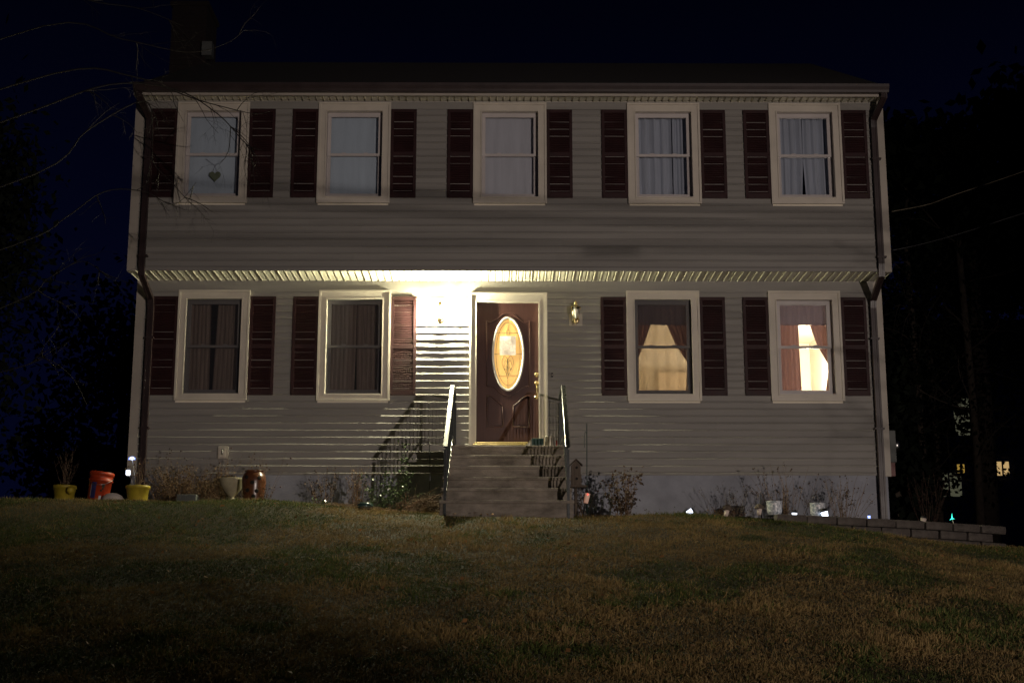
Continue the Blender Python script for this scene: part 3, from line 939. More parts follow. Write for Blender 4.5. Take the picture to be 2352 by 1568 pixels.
# something lit warm behind that gap
point('back_room_light', (-2.1, 21.6, 5.2), 4.5, (1.0, .82, .35), .08)
# lit windows
a, b = WIN_L[2]; a += .09; b -= .09
p = pair(a, b, z0, 5.672, YL + .20, M['curtain_r'], 'dark rose curtains tied back either side of the amber lit window', [(2.158, 5.672), (2.05, 5.377), (1.971, 5.195), (1.966, 4.714), (1.99, z0)], [(2.392, 5.68), (2.513, 5.378), (2.674, 5.125), (2.664, 4.95), (2.647, 4.715), (2.64, z0)], .014, 90, mr=M['curtain_r'])
v_ = curtain(p, 'valance', M['valance'], [(b, z1), (b, 5.66)], [(a, z1), (a, 5.66)], YL + .17, .012, 60)
sheer = screen_mat('sheer_cloth', .55, (.5, .42, .3))
sn = sheer.node_tree; tl = sn.nodes.new('ShaderNodeBsdfTranslucent'); tl.inputs[0].default_value = (.75, .62, .42, 1)
sm_ = [q for q in sn.nodes if q.type == 'MIX_SHADER'][0]; sn.links.new(tl.outputs[0], sm_.inputs[2])
curtain(p, 'sheer_curtain', sheer, [(b, z1), (b, z0)], [(a, z1), (a, z0)], YL + .26, .010, 34)
a, b = WIN_L[3]; a += .09; b -= .09
p = pair(a, b, z0, 5.672, YL + .20, M['curtain_r'], 'rose curtains beside the bright cream lit window at the right end', [(4.303, 5.672), (4.303, 5.38), (4.315, z0)], [(4.474, 5.671), (4.565, 5.381), (4.722, 5.081), (4.70, 4.9), (4.668, 4.712), (4.66, z0)], .014, 90)
v_ = curtain(p, 'valance', M['valance'], [(b, z1), (b, 5.66)], [(a, z1), (a, 5.66)], YL + .17, .012, 60)
# heart ornament
hz = MB(); hp = []
for i in range(40):
    t = 2 * math.pi * i / 40
    hp.append((-4.133 + .084 * math.sin(t) ** 3, 7.695 + .0055 * (13 * math.cos(t) - 5 * math.cos(2 * t) - 2 * math.cos(3 * t) - math.cos(4 * t))))
hz.prism(hp, YU + .118, YU + .130)
he = tag(hz.build('heart_ornament', mat('sage_ceramic', (.10, .12, .07), .6, var=.3, scale=18)), 'grey green heart hanging on a cord inside the upper left window', 'ornament')
hc = MB(); hc.tube([(-4.278, YU + .124, 7.955), (-4.135, YU + .124, 7.852), (-4.165, YU + .124, 7.765)], .003, 4); hc.tube([(-4.005, YU + .124, 7.955), (-4.135, YU + .124, 7.852), (-4.105, YU + .124, 7.765)], .003, 4)
hc.build('cord', M['ink'], he)

# ------------------------------------------------------------------ porch lanterns
def lantern(x, lit, label):
    r = tag(empty('porch_lantern', (x, 19.87, 5.70)), label, 'wall lantern', 'brass porch lanterns')
    def s(mm, name, m, p=None): 
        return mm.build(name, m, r)
    b_ = MB(); b_.box(-.092, .100, .110, .128, -.098, .082, .005); s(b_, 'mounting_block', M['corner'])
    pl = MB(); pl.lathe([(.052, 0), (.052, .006), (.04, .014), (.02, .018)], 20); pl.xform(Matrix.Translation((.008, .110, -.012)) @ Matrix.Rotation(R(90), 4, 'X')); s(pl, 'back_plate', M['brass'])
    ar = MB(); ar.tube(curve([(.008, .10, -.012), (.006, .06, -.035), (0, .02, -.05), (0, 0, -.03)], 5), [.011] * 16, 8); s(ar, 'arm', M['brass'])
    ba = MB(); ba.lathe([(.002, -.105), (.010, -.098), (.006, -.088), (.016, -.078), (.024, -.06), (.02, -.045), (.034, -.034), (.040, -.026), (.040, -.020)], 18); s(ba, 'base', M['brass'])
    zt, zb, rt, rb = .148, -.02, .078, .040
    gl = MB(); gl.lathe([(rb - .003, zb), (rt - .004, zt)], 6, sm=False, close=False); s(gl, 'glass', M['lglass'])
    fr = MB()
    for k in range(6):
        t = 2 * math.pi * (k + .5) / 6
        fr.tube([(rb * math.cos(t), rb * math.sin(t), zb), (rt * math.cos(t), rt * math.sin(t), zt)], .0035, 5)
    for (rr, z) in ((rb, zb), (rt, zt)):
        p_ = [(rr * math.cos(2 * math.pi * (k + .5) / 6), rr * math.sin(2 * math.pi * (k + .5) / 6), z) for k in range(7)]
        fr.tube(p_, .0045, 5)
    for k in range(6):
        t = 2 * math.pi * (k + .5) / 6
        fr.tube([(rt * math.cos(t), rt * math.sin(t), zt), (.033 * math.cos(t), .033 * math.sin(t), .173)], .003, 5)
    s(fr, 'cage', M['brass'])
    rg = MB(); rg.lathe([(rt - .003, zt + .001), (.033, .172)], 6, sm=False, close=False); s(rg, 'roof_glass', M['rglass'])
    cp_ = MB(); cp_.lathe([(.036, .172), (.032, .180), (.018, .194), (.024, .204), (.034, .212), (.022, .226), (.008, .236), (.004, .25), (.0005, .256)], 6 * 3); s(cp_, 'cap', M['brass'])
    bu = MB(); bu.lathe([(.012, -.02), (.013, .03), (.016, .05), (.026, .075), (.031, .098), (.028, .118), (.015, .132), (.0005, .136)], 18)
    if lit:
        bu.xform(Matrix.Translation((0, 0, 0)))
    s(bu, 'bulb', M['bulb_on'] if lit else M['bulb_off'])
    return r
lantern(-.900, True, 'lit brass lantern glaring on the siding left of the door')
lantern(1.047, False, 'unlit brass lantern with a milky bulb right of the door')

# small fittings on the wall
m_ = MB(); m_.box(-.072, .072, -.012, .012, -.088, .088, .004)
wb = m_.build('utility_box', M['corner']); wb.location = (-3.94, 19.972, 3.768)
tag(wb, 'small pale framed tap box on the siding above the birdbath', 'wall box')
m_ = MB(); m_.box(-.045, .045, -.016, -.0125, -.062, .062); m_.build('recess', M['trim'], wb)
m_ = MB(); m_.tube([(0, -.015, .02), (0, -.05, .02), (0, -.06, -.03)], .013, 8); m_.lathe([(.022, .045), (.024, .05), (.0, .052)], 10, (0, -.04, 0)); m_.build('tap', M['steel'], wb)
m_ = MB(); m_.box(-.013, .013, -.012, .01, -.033, .033, .004)
db = m_.build('doorbell', M['solar']); db.location = (.707, 19.972, 4.885); tag(db, 'small black doorbell button right of the door', 'doorbell')
m_ = MB(); m_.lathe([(.007, 0), (.006, .004), (.0005, .005)], 10); m_.xform(Matrix.Translation((0, -.012, 0)) @ Matrix.Rotation(R(90), 4, 'X')); m_.build('button', M['frost'], db)
# electric meter on the right side wall
mt = tag(empty('electric_meter', (XR, 20.9, 3.95)), 'grey electric meter box with a red tag on the right side wall', 'electric meter')
m_ = MB(); m_.box(.002, .30, -.15, .15, -.22, .26, .01); m_.build('meter_box', M['grey_plastic'], mt)
m_ = MB(); m_.lathe([(.085, 0), (.085, .05), (.075, .08), (.0005, .09)], 20); m_.xform(Matrix.Translation((.30, 0, .05)) @ Matrix.Rotation(R(90), 4, 'Y')); m_.build('meter_dial', M['steel'], mt)
m_ = MB(); m_.box(.003, .27, -.16, .1, -.42, -.2201); m_.build('tag_plate', mat('red_tag', (.12, .02, .015), .5, var=.1), mt)

# ------------------------------------------------------------------ steps
steps = tag(empty('front_steps', (.05, 17.4, 2.7)), 'weathered concrete steps leading up to the front door', 'steps')
SM_ = Matrix.Translation((-.05, -17.4, -2.7))
tops = [3.715, 3.55, 3.379, 3.202, 3.033, 2.857]
for i, z in enumerate(tops):
    yf = 18.80 - .28 * i
    yb = YL - .03 if i == 0 else yf + .30
    lowz = 2.45
    s_ = MB()
    s_.box(-.735 - .008 * i, .838 + .008 * i, yf - .022, yb, z - .045, z, .009)
    s_.box(-.725 - .008 * i, .828 + .008 * i, yf, yb - .01 if i else yb, lowz, z - .0452)
    s_.xform(SM_).build('landing' if i == 0 else 'step', M['concrete'], steps)

# ------------------------------------------------------------------ handrails
def handrail(xa, xb, label, side):
    r = tag(empty('handrail', (xa, 18.8, 3.715)), label, 'handrail', 'iron handrails of the front steps')
    T = Matrix.Translation((-xa, -18.8, -3.715))
    def s(mm, name, m): return mm.xform(T).build(name, m, r)
    A = Vector((xa, 19.96, 4.508)); B = Vector((xa, 18.80, 4.508)); C_ = Vector((xb, 17.40, 3.500))
    def bar(p, q, w, hgt, m, name, bv=0):
        d = (q - p); ln = d.length; d.normalize()
        mm = MB(); mm.box(-w / 2, w / 2, 0, ln, -hgt, 0, bv)
        up = Vector((1, 0, 0)).cross(d).normalized()
        xx = d.cross(up)
        Mx = Matrix(((xx.x, d.x, up.x, p.x), (xx.y, d.y, up.y, p.y), (xx.z, d.z, up.z, p.z), (0, 0, 0, 1)))
        mm.xform(Mx)
        return s(mm, name, m)
    for p, q in ((A, B), (B, C_)):
        bar(p, q, .036, .022, M['iron'], 'rail_core')
        d = (q - p).normalized(); up = Vector((1, 0, 0)).cross(d)
        if up.z < 0: up = -up
        bar(p + up * .012, q + up * .012, .062, .010, M['railcap'], 'top_rail', .004)
        for sx in (-.013, .013):
            bar(p + up * .0165 + Vector((sx, 0, 0)), q + up * .0165 + Vector((sx, 0, 0)), .014, .0042, M['railcap'], 'rail_bead', .0015)
    lo = Vector((0, 0, .66))
    bar(A - lo, B - lo, .026, .012, M['iron'], 'bottom_rail'); bar(B - lo, C_ - lo, .026, .012, M['iron'], 'bottom_rail')
    n1_ = 9
    for k in range(1, n1_):
        p = A + (B - A) * k / n1_
        mm = MB(); mm.box(p.x - .006, p.x + .006, p.y - .006, p.y + .006, p.z - .66, p.z - .02); s(mm, 'baluster', M['iron'])
    n2_ = 12
    for k in range(1, n2_):
        p = B + (C_ - B) * k / n2_
        mm = MB(); mm.box(p.x - .006, p.x + .006, p.y - .006, p.y + .006, p.z - .66, p.z - .02); s(mm, 'baluster', M['iron'])
        if k % 4 == 2:
            sc_ = MB()
            for sg in (1, -1):
                pts = []
                for q in range(14):
                    t = q / 13 * 4.2
                    rr = .045 * (1 - q / 16)
                    pts.append((p.x, p.y + sg * (.05 - rr * math.cos(t)), p.z - .33 + sg * rr * math.sin(t) + sg * .05))
                sc_.tube(pts, .005, 5)
            s(sc_, 'scroll', M['iron'])
    for (p, zb) in ((A, 3.715), (B, 3.70), (C_, ground(xb, 17.35) - .05)):
        mm = MB(); mm.box(p.x - .016, p.x + .016, p.y - .016, p.y + .016, zb, p.z - .022); s(mm, 'post', M['iron'])
    # flat braces along the stair side
    mm = MB(); mm.tube([(xb, 17.40, 3.05), (xb, 17.52, 2.88)], .008, 5); s(mm, 'brace', M['iron'])
    return r
handrail(-.672, -.705, 'black iron handrail along the left side of the front steps', -1)
handrail(.816, .806, 'black iron handrail along the right side of the front steps', 1)

# things on the landing
bx = tag(empty('storage_box', (.40, 18.92, 3.715)), 'dark green box with a slanted white end beside the front door', 'box')
m_ = MB(); m_.box(-.01, .15, 0, .25, 0, .115, .006); m_.build('box_body', M['greenbox'], bx)
m_ = MB(); m_.add([(-.10, .0, 0), (-.011, 0, 0), (-.011, 0, .112), (-.10, .25, 0), (-.011, .25, 0), (-.011, .25, .112), (-.085, 0, .03), (-.085, .25, .03)], [(0, 1, 2, 6), (3, 7, 5, 4), (0, 6, 7, 3), (6, 2, 5, 7), (1, 4, 5, 2), (0, 3, 4, 1)]); m_.build('box_end', M['white'], bx)
cn = tag(empty('tin_can', (.635, 18.95, 3.715)), 'dull metal tin standing on the landing by the handrail', 'tin')
m_ = MB(); m_.lathe([(.058, 0), (.062, .01), (.062, .13), (.066, .138), (.058, .14), (.056, .02), (.0005, .018)], 24); m_.build('can_body', mat('dull_tin', (.34, .31, .26), .45, var=.25, scale=9, metal=.5), cn)
m_ = MB(); m_.tube([(.063 * math.cos(t / 8 * math.pi), 0, .13 + .045 * math.sin(t / 8 * math.pi)) for t in range(9)], .003, 5); m_.build('wire_handle', M['steel'], cn)
m_ = MB(); m_.box(-.01, .01, -.01, .01, 0, .09, .003); so = m_.build('orange_trowel', M['orange']); so.location = (.725, 18.95, 3.717); tag(so, 'small orange plastic stick standing next to the metal tin', 'stick')

# ------------------------------------------------------------------ pots, bucket and garden things at left
def Pg(x, y): return Vector((x, y, ground(x, y)))
def stems(mm, c, n, hgt, spr, r=.003, bend=.15, seg=5, base=.04):
    tips = []
    for i in range(n):
        a_ = random.uniform(0, 6.283); q = random.uniform(0, 1)
        p = Vector((c[0] + base * q * math.cos(a_), c[1] + base * q * math.sin(a_) * .6, c[2] - .01))
        hh = hgt * random.uniform(.55, 1.0)
        dx_ = math.cos(a_) * spr * q + random.uniform(-.1, .1) * spr; dy_ = math.sin(a_) * spr * q * .6
        pts = [p]
        wob = Vector((random.uniform(-1, 1), random.uniform(-1, 1), 0)) * bend * hh * .25
        for k in range(1, seg + 1):
            t = k / seg
            pts.append(p + Vector((dx_ * t ** 1.4, dy_ * t ** 1.4, hh * t)) + wob * math.sin(t * 3.1) + Vector((random.uniform(-.006, .006), random.uniform(-.006, .006), 0)))
        mm.tube(pts, [r * (1 - .6 * k / seg) for k in range(seg + 1)], 4, cap=False)
        tips.append(pts)
    return tips
def leafquads(pts, size, n, jitter, aspect=.5):
    """n random leaf quads around given points"""
    P0 = np.array([tuple(p) for p in pts])
    idx = rng.integers(0, len(P0), n)
    c = P0[idx] + rng.normal(0, jitter, (n, 3))
    a_ = rng.normal(0, 1, (n, 3)); a_ /= np.linalg.norm(a_, axis=1)[:, None]
    b_ = np.cross(a_, rng.normal(0, 1, (n, 3))); b_ /= np.linalg.norm(b_, axis=1)[:, None]
    s = size * rng.uniform(.6, 1.3, (n, 1))
    V = np.zeros((n, 4, 3))
    V[:, 0] = c - a_ * s; V[:, 1] = c + b_ * s * aspect; V[:, 2] = c + a_ * s; V[:, 3] = c - b_ * s * aspect
    return V
def plant(name, label, cat, c, n, hgt, spr, stem_m=None, r=.003, leaves=0, lsize=.02, lcol=(.10, .055, .03), seeds=0, srad=.011, group=None, bend=.3, base=.04, lmat=None, ljit=.02, top=.3, side=0):
    o = tag(empty(name, tuple(c)), label, cat, group)
    mm = MB(); tp = stems(mm, (0, 0, 0), n, hgt, spr, r, bend, base=base)
    if side:
        for pts in list(tp):
            for q in range(side):
                k = random.randint(1, 4); p0 = pts[k]
                d = Vector((random.uniform(-1, 1), random.uniform(-1, 1), random.uniform(.2, 1.1))) * hgt * .14
                mm.tube([p0, p0 + d * .5 + Vector((0, 0, .01)), p0 + d], [r * .6, r * .5, r * .3], 3, cap=False)
                tp.append([p0, p0 + d * .3, p0 + d * .5, p0 + d * .7, p0 + d * .85, p0 + d])
    mm.build('stems', stem_m or M['dry'], o)
    if seeds:
        sd = MB()
        for pts in random.sample(tp, min(seeds, len(tp))):
            sd.lathe([(.0005, -srad), (srad * .8, -srad * .5), (srad, 0), (srad * .7, srad * .6), (.0005, srad)], 7, tuple(pts[-1]))
        sd.build('seed_heads', M['seed'], o)['kind'] = 'stuff'
    if leaves:
        allp = [p for pts in tp for p in pts[int(len(pts) * top):]]
        V = leafquads(allp, lsize, leaves, ljit)
        cc = np.array(lcol) * rng.uniform(.5, 1.5, (leaves, 1))
        quads_mesh('leaves', V, lmat or M['deadleaf'], o, cc)
    return o

def pot(name, loc, r_top, hgt, m, label, group=None, tilt=0):
    o = tag(empty(name, loc), label, 'flower pot', group)
    if tilt: o.rotation_euler = (0, tilt, 0)
    mm = MB(); rb = r_top * .74
    mm.lathe([(.0005, .0), (rb, 0), (rb + .004, .01), (r_top * .93, hgt * .83), (r_top, hgt * .84), (r_top * 1.01, hgt * .98), (r_top * .97, hgt), (r_top * .9, hgt * .97), (r_top * .86, hgt * .8), (.0005, hgt * .8)], 32)
    mm.build('pot_body', m, o)
    s_ = MB(); s_.lathe([(.0005, hgt * .82), (r_top * .85, hgt * .815)], 20, close=False); s_.build('potting_soil', M['soil'], o)
    return o
pa = Pg(-5.76, 18.75)
pot('yellow_pot', tuple(pa + Vector((0, 0, -.02))), .152, .25, M['yellow'], 'yellow plastic pot with bare stems and a yellow ball, leftmost in the yard', 'yellow flower pots')
plant('potted_stems', 'bare upright stems growing from the leftmost yellow pot', 'plant', pa + Vector((0, 0, .17)), 16, .62, .2, M['seed'], r=.0035, seeds=0, side=2)
yb_ = MB(); yb_.lathe([(.0005, -.05), (.03, -.042), (.048, -.015), (.05, .01), (.035, .04), (.0005, .052)], 16); o = yb_.build('yellow_ball', M['yellow']); o.location = (-5.63, 18.58, ground(-5.63, 18.58) + .155); tag(o, 'yellow plastic flower ball hanging at the rim of the leftmost pot', 'ball')
pb = Pg(-4.76, 18.6)
pot('yellow_pot', tuple(pb), .158, .225, M['yellow'], 'yellow plastic pot near the house corner with two solar stakes', 'yellow flower pots')
plant('potted_stems', 'thin dark stems growing from the yellow pot at the house corner', 'plant', pb + Vector((0, 0, .18)), 9, .5, .12, r=.0028, side=1, leaves=30, lsize=.016)
# orange bucket, leaning
bk = tag(empty('orange_bucket', (-5.31, 18.7, ground(-5.31, 18.7) - .01)), 'leaning orange plastic bucket with a dark blue panel and small white label', 'bucket')
bk.rotation_euler = (0, R(6.5), R(0))
m_ = MB(); m_.lathe([(.0005, 0), (.132, 0), (.136, .01), (.146, .29), (.158, .292), (.158, .315), (.149, .32), (.150, .37), (.160, .373), (.160, .41), (.152, .415), (.146, .40), (.13, .02), (.0005, .02)], 40); m_.build('bucket_body', M['orange'], bk)
def patch(a0, a1, z0_, z1_, rad, name, m):
    mm = MB(); n = 8
    vs_ = [((rad + .010 * (z - 0) / .3) * math.cos(a), (rad + .010 * (z - 0) / .3) * math.sin(a), z) for z in (z0_, z1_) for a in [a0 + (a1 - a0) * i / n for i in range(n + 1)]]
    mm.add(vs_, [(i, i + 1, n + 2 + i, n + 1 + i) for i in range(n)], True)
    return mm.build(name, m, bk)
patch(R(-118), R(-92), .06, .27, .1385, 'blue_panel', M['blue_print'])
patch(R(-122), R(-119), .08, .24, .1385, 'pale_stripe', M['pale_print'])
patch(R(-72), R(-60), .035, .10, .1385, 'white_label', M['pale_print'])
for (a0, a1, z0_, z1_) in ((-65, -50, .21, .26), (-62, -54, .18, .21), (-70, -60, .155, .18)):
    patch(R(a0), R(a1), z0_, z1_, .1385, 'dark_print', M['hole'])
m_ = MB(); m_.tube([(.163 * math.cos(t), .163 * math.sin(t), .345 - .11 * math.sin(-t)) for t in [R(-180 + 15 * i) for i in range(13)]], .0035, 6); m_.build('wire_handle', M['steel'], bk)
# pale rock
rk = MB(); rk.lathe([(.0005, 0), (.12, 0), (.125, .03), (.10, .075), (.055, .1), (.0005, .108)], 14)
rk.v = [(v[0] * 1.05 + random.uniform(-.006, .006), v[1] * .9, v[2]) for v in rk.v]
o = rk.build('pale_rock', M['rock']); o.scale = (1.15, 1, 1.15); o.location = (-5.07, 18.55, ground(-5.07, 18.55) + .0); tag(o, 'rounded pale rock lying between the orange bucket and yellow pot', 'rock')
# shrub clump at the corner
plant('dry_shrub', 'dense brown dried shrub against the left corner of the house', 'shrub', (-4.30, 19.35, ground(-4.3, 19.35)), 170, .58, .45, r=.0032, leaves=2600, lsize=.017, lcol=(.12, .075, .035), base=.42, ljit=.05, top=.1, side=1)
plant('dry_shrub', 'lower brown dried shrub behind the grey crate', 'shrub', (-3.72, 19.5, ground(-3.72, 19.5)), 80, .42, .3, r=.003, leaves=900, lsize=.016, lcol=(.085, .055, .03), base=.28, ljit=.045, top=.1)
plant('seed_stalks', 'tall dark coneflower stalks rising beside the left downspout', 'plant', (-4.62, 19.5, ground(-4.62, 19.5)), 10, .86, .35, r=.0028, seeds=10, srad=.011, base=.1)
plant('seed_stalks', 'dark seed stalks standing in front of the tap box', 'plant', (-3.83, 19.6, ground(-3.83, 19.6)), 14, .84, .32, r=.003, seeds=14, srad=.012, base=.16, side=1)
plant('seed_stalks', 'dark seed stalks rising behind the brown ceramic jar', 'plant', (-3.35, 19.6, ground(-3.35, 19.6)), 15, .78, .3, r=.003, seeds=15, srad=.012, base=.16, side=1)
# grey crate
cr_ = tag(empty('grey_crate', (-4.14, 18.75, ground(-4.14, 18.75))), 'small grey plastic crate lying in the dry shrub', 'crate')
m_ = MB(); m_.box(-.125, .125, -.08, .08, 0, .125, .008); m_.build('crate_body', M['grey_plastic'], cr_)
for k in range(4):
    m_ = MB(); m_.box(-.115 + k * .06, -.07 + k * .06, -.086, -.0805, .055, .115, .003); m_.build('crate_rib', M['grey_plastic'], cr_)
m_ = MB(); m_.box(-.12, .12, -.088, -.0805, .02, .035, .003); m_.build('crate_rim', M['grey_plastic'], cr_)
# birdbath
bb = tag(empty('birdbath', (-3.62, 19.05, ground(-3.62, 19.05))), 'pale stone birdbath bowl on a low flared foot', 'birdbath')
m_ = MB(); m_.lathe([(.11, 0), (.105, .015), (.065, .05), (.036, .085), (.028, .11)], 28); m_.build('foot', M['stonebowl'], bb)
m_ = MB(); m_.lathe([(.03, .108), (.045, .12), (.095, .17), (.14, .235), (.160, .29), (.176, .32), (.184, .345), (.178, .352), (.165, .345), (.11, .28), (.0005, .26)], 36); m_.build('bowl', M['stonebowl'], bb)
# strawberry jar
jr = tag(empty('ceramic_jar', (-3.285, 18.8, ground(-3.285, 18.8))), 'glossy brown ceramic strawberry jar with round holes', 'jar')
m_ = MB(); m_.lathe([(.0005, 0), (.128, 0), (.135, .02), (.142, .10), (.152, .20), (.160, .28), (.155, .34), (.132, .39), (.112, .405), (.116, .418), (.128, .425), (.122, .43), (.10, .41), (.0005, .39)], 40); m_.build('jar_body', M['terra'], jr)
for (ax, az_) in ((-118, .33), (-88, .26), (-112, .16), (-65, .15), (-55, .32), (-80, .08)):
    a_ = R(ax); rad = .157 if az_ > .22 else .148
    m_ = MB(); m_.lathe([(.026, -.004), (.027, .004), (.022, .006), (.0005, .0062)], 16)
    Mx = Matrix.Translation((rad * math.cos(a_), rad * math.sin(a_), az_)) @ Matrix.Rotation(a_, 4, 'Z') @ Matrix.Rotation(R(90), 4, 'Y')
    m_.xform(Mx); m_.build('hole', M['hole'], jr)
plant('trailing_plant', 'dried trailing plant hanging down the side of the brown jar', 'plant', (-3.13, 18.72, ground(-3.13, 18.72)), 10, .30, .12, r=.003, leaves=160, lsize=.014, lcol=(.09, .06, .03), base=.05)

# ------------------------------------------------------------------ middle bed
plant('seed_stalks', 'dark dried stalks against the foundation left of the holly', 'plant', (-2.45, 19.55, ground(-2.45, 19.55)), 16, .62, .2, r=.0034, seeds=5, leaves=260, lsize=.018, lcol=(.07, .045, .028), base=.14, side=1)
plant('dry_stalks', 'tall straw brown stalks standing left of the green holly', 'plant', (-1.98, 19.15, ground(-1.98, 19.15)), 30, .70, .13, r=.0036, leaves=260, lsize=.014, lcol=(.20, .12, .06), base=.11, side=1)
def holly(label, c, n, hgt, spr, leaves, base, top=.15, jit=.03):
    return plant('holly_shrub', label, 'shrub', c, n, hgt, spr, M['stem_g'], .0035, leaves, .021, (.085, .13, .055), lmat=M['holly'], base=base, ljit=jit, top=top, bend=.4)
holly('low glossy green holly bush left of the front steps', (-1.60, 18.85, ground(-1.6, 18.85)), 11, .62, .30, 620, .12)
holly('tall narrow holly shoot rising against the siding', (-1.36, 19.2, ground(-1.36, 19.2)), 3, 1.02, .03, 330, .03, .1, .035)
holly('small holly sprigs beside the left handrail post', (-1.12, 18.9, ground(-1.12, 18.9)), 5, .34, .22, 150, .08)
holly('tiny green sprigs at the foot of the tall straw stalks', (-2.35, 18.7, ground(-2.35, 18.7)), 5, .13, .18, 70, .15)
tw = tag(empty('twig_pile', (-1.05, 18.25, ground(-1.05, 18.25))), 'heap of cut brown twigs and dead leaves beside the left handrail', 'twig pile')
mm = MB()
for i in range(230):
    a_ = random.gauss(.45, .55); ln = random.uniform(.12, .45)
    p = Vector((random.gauss(0, .16), random.gauss(0, .12), abs(random.gauss(.06, .06))))
    d = Vector((math.cos(a_) * ln, random.uniform(-.2, .2) * ln, abs(math.sin(a_)) * ln * .55))
    if p.x > .1: d.x *= -.5
    mm.tube([p, p + d * .5 + Vector((0, 0, random.uniform(0, .03))), p + d], [.004, .003, .0015], 4, cap=False)
mm.tube([(-.02, -.05, .17), (.25, -.02, .27), (.33, 0, .31)], .008, 6)
mm.build('twigs', M['dry'], tw)
V = leafquads([(random.gauss(0, .17), random.gauss(0, .1), abs(random.gauss(.07, .07))) for _ in range(200)], .018, 700, .02)
quads_mesh('dead_leaves', V, M['deadleaf'], tw, np.array([.13, .075, .035]) * rng.uniform(.4, 1.3, (700, 1)))
# straw litter edge
mm = MB()
for i in range(260):
    x = random.uniform(-2.3, -.9); y = random.uniform(18.0, 18.5); z = ground(x, y) + random.uniform(.005, .04)
    a_ = random.uniform(-.5, .5); l_ = random.uniform(.05, .16)
    mm.tube([(x, y, z), (x + l_ * math.cos(a_), y + l_ * math.sin(a_), z + random.uniform(0, .02))], .0022, 3, cap=False)
tag(mm.build('straw_litter', mat('straw', (.30, .20, .10), .8, var=.3, scale=12)), 'pale straw and cut stalks strewn along the edge of the bed', 'straw', kind='stuff')
gl_ = tag(empty('solar_globe', (-1.75, 18.15, ground(-1.75, 18.15) - .01)), 'dark glass garden globe lying in the straw at the bed edge', 'garden globe')
m_ = MB(); m_.lathe([(.0005, 0), (.06, .01), (.105, .04), (.11, .06), (.095, .088), (.05, .108), (.0005, .112)], 22); m_.build('globe', mat('teal_glass', (.03, .06, .055), .12, var=.2, scale=6, spec=.9), gl_)
rd = tag(empty('garden_stake', (-.985, 18.75, ground(-.985, 18.75))), 'thin black stake with a small knob behind the left handrail', 'stake')
m_ = MB(); m_.tube([(0, 0, 0), (.03, 0, .55), (.015, 0, .98)], .006, 6); m_.build('rod', M['iron'], rd)
m_ = MB(); m_.lathe([(.0005, .965), (.014, .975), (.014, .99), (.0005, 1.0)], 10, (.015, 0, 0)); m_.build('knob', M['steel'], rd)
m_ = MB(); m_.tube(curve([(-.20, -.1, .02), (-.12, -.1, .20), (.0, -.1, .30), (.1, -.1, .26), (.18, -.1, .1)], 5), .003, 5)
o = m_.build('wire_hoop', M['steel']); o.location = (-.95, 18.7, ground(-.95, 18.7)); tag(o, 'thin bent wire hoop arching over the twig pile', 'wire hoop')

# ------------------------------------------------------------------ right bed
bh = tag(empty('birdhouse', (.955, 18.55, ground(.955, 18.55))), 'weathered two hole wooden birdhouse on a short post by the right handrail', 'birdhouse')
m_ = MB(); m_.tube([(0, .03, 0), (0, .03, .40)], .022, 8); m_.build('post', M['wood'], bh)
m_ = MB(); m_.box(-.062, .075, -.06, .06, .40, .56, .005); m_.prism([(-.055, .56), (.065, .56), (.065, .68), (.005, .745), (-.055, .68)], -.055, .055); m_.build('house_box', M['wood'], bh)
m_ = MB()
for sg in (1, -1):
    m_.add([(.005, -.075, .752), (.005, .075, .752), (.005 + sg * .085, .075, .672), (.005 + sg * .085, -.075, .672), (.005, -.075, .764), (.005, .075, .764), (.005 + sg * .085, .075, .684), (.005 + sg * .085, -.075, .684)], [(0, 1, 2, 3), (4, 7, 6, 5), (0, 3, 7, 4), (1, 5, 6, 2), (3, 2, 6, 7)])
m_.build('roof', M['wood'], bh)
m_ = MB(); m_.box(-.07, .14, -.11, .07, .385, .412, .004); m_.build('ledge', M['wood'], bh)
for z in (.50, .645):
    m_ = MB(); m_.lathe([(.0175, 0), (.0005, .001)], 14, close=False); m_.xform(Matrix.Translation((.012, -.0615 if z < .56 else -.0562, z)) @ Matrix.Rotation(R(90), 4, 'X')); m_.build('entrance_hole', M['hole'], bh)
hk = tag(empty('shepherd_hook', (1.105, 18.6, ground(1.105, 18.6))), 'thin dark green shepherd hook standing right of the birdhouse', 'garden hook')
m_ = MB(); m_.tube([(0, 0, 0), (.002, 0, .6), (.006, 0, 1.12), (.008, 0, 1.22), (.006, 0, 1.24)], .0065, 6); m_.tube(curve([(.006, 0, 1.10), (-.012, 0, 1.13), (-.022, 0, 1.08), (-.03, 0, .98), (-.026, 0, .92)], 4), .004, 5); m_.build('rod', M['green'], hk)
# leaning path light with red lamp
rp = tag(empty('path_light', (1.03, 18.35, ground(1.03, 18.35) - .01)), 'leaning path light with frosted tube and red lamp by the right handrail', 'path light')
rp.rotation_euler = (0, R(13), 0)
m_ = MB(); m_.lathe([(.0005, 0), (.006, .0), (.012, .16), (.016, .185)], 10); m_.build('spike', M['solar'], rp)
m_ = MB(); m_.lathe([(.026, .185), (.030, .19), (.034, .31), (.034, .315)], 16); m_.build('frosted_tube', mat('frosted_tube', (.66, .55, .48), .5, var=.05, emit=(1, .42, .25), estr=.16), rp)
m_ = MB(); m_.lathe([(.040, .315), (.041, .35), (.036, .356), (.0005, .358)], 16); m_.build('cap', M['solar'], rp)
m_ = MB(); m_.lathe([(.0005, .292), (.007, .296), (.007, .302), (.0005, .306)], 8, (.0, -.036, 0)); m_.build('red_lamp', M['led_red'], rp)
plant('dry_stalks', 'dried stalks and grey leaves under the birdhouse', 'plant', (1.0, 18.9, ground(1.0, 18.9)), 14, .5, .16, r=.003, leaves=140, lsize=.018, lcol=(.11, .09, .06), base=.1, side=1)
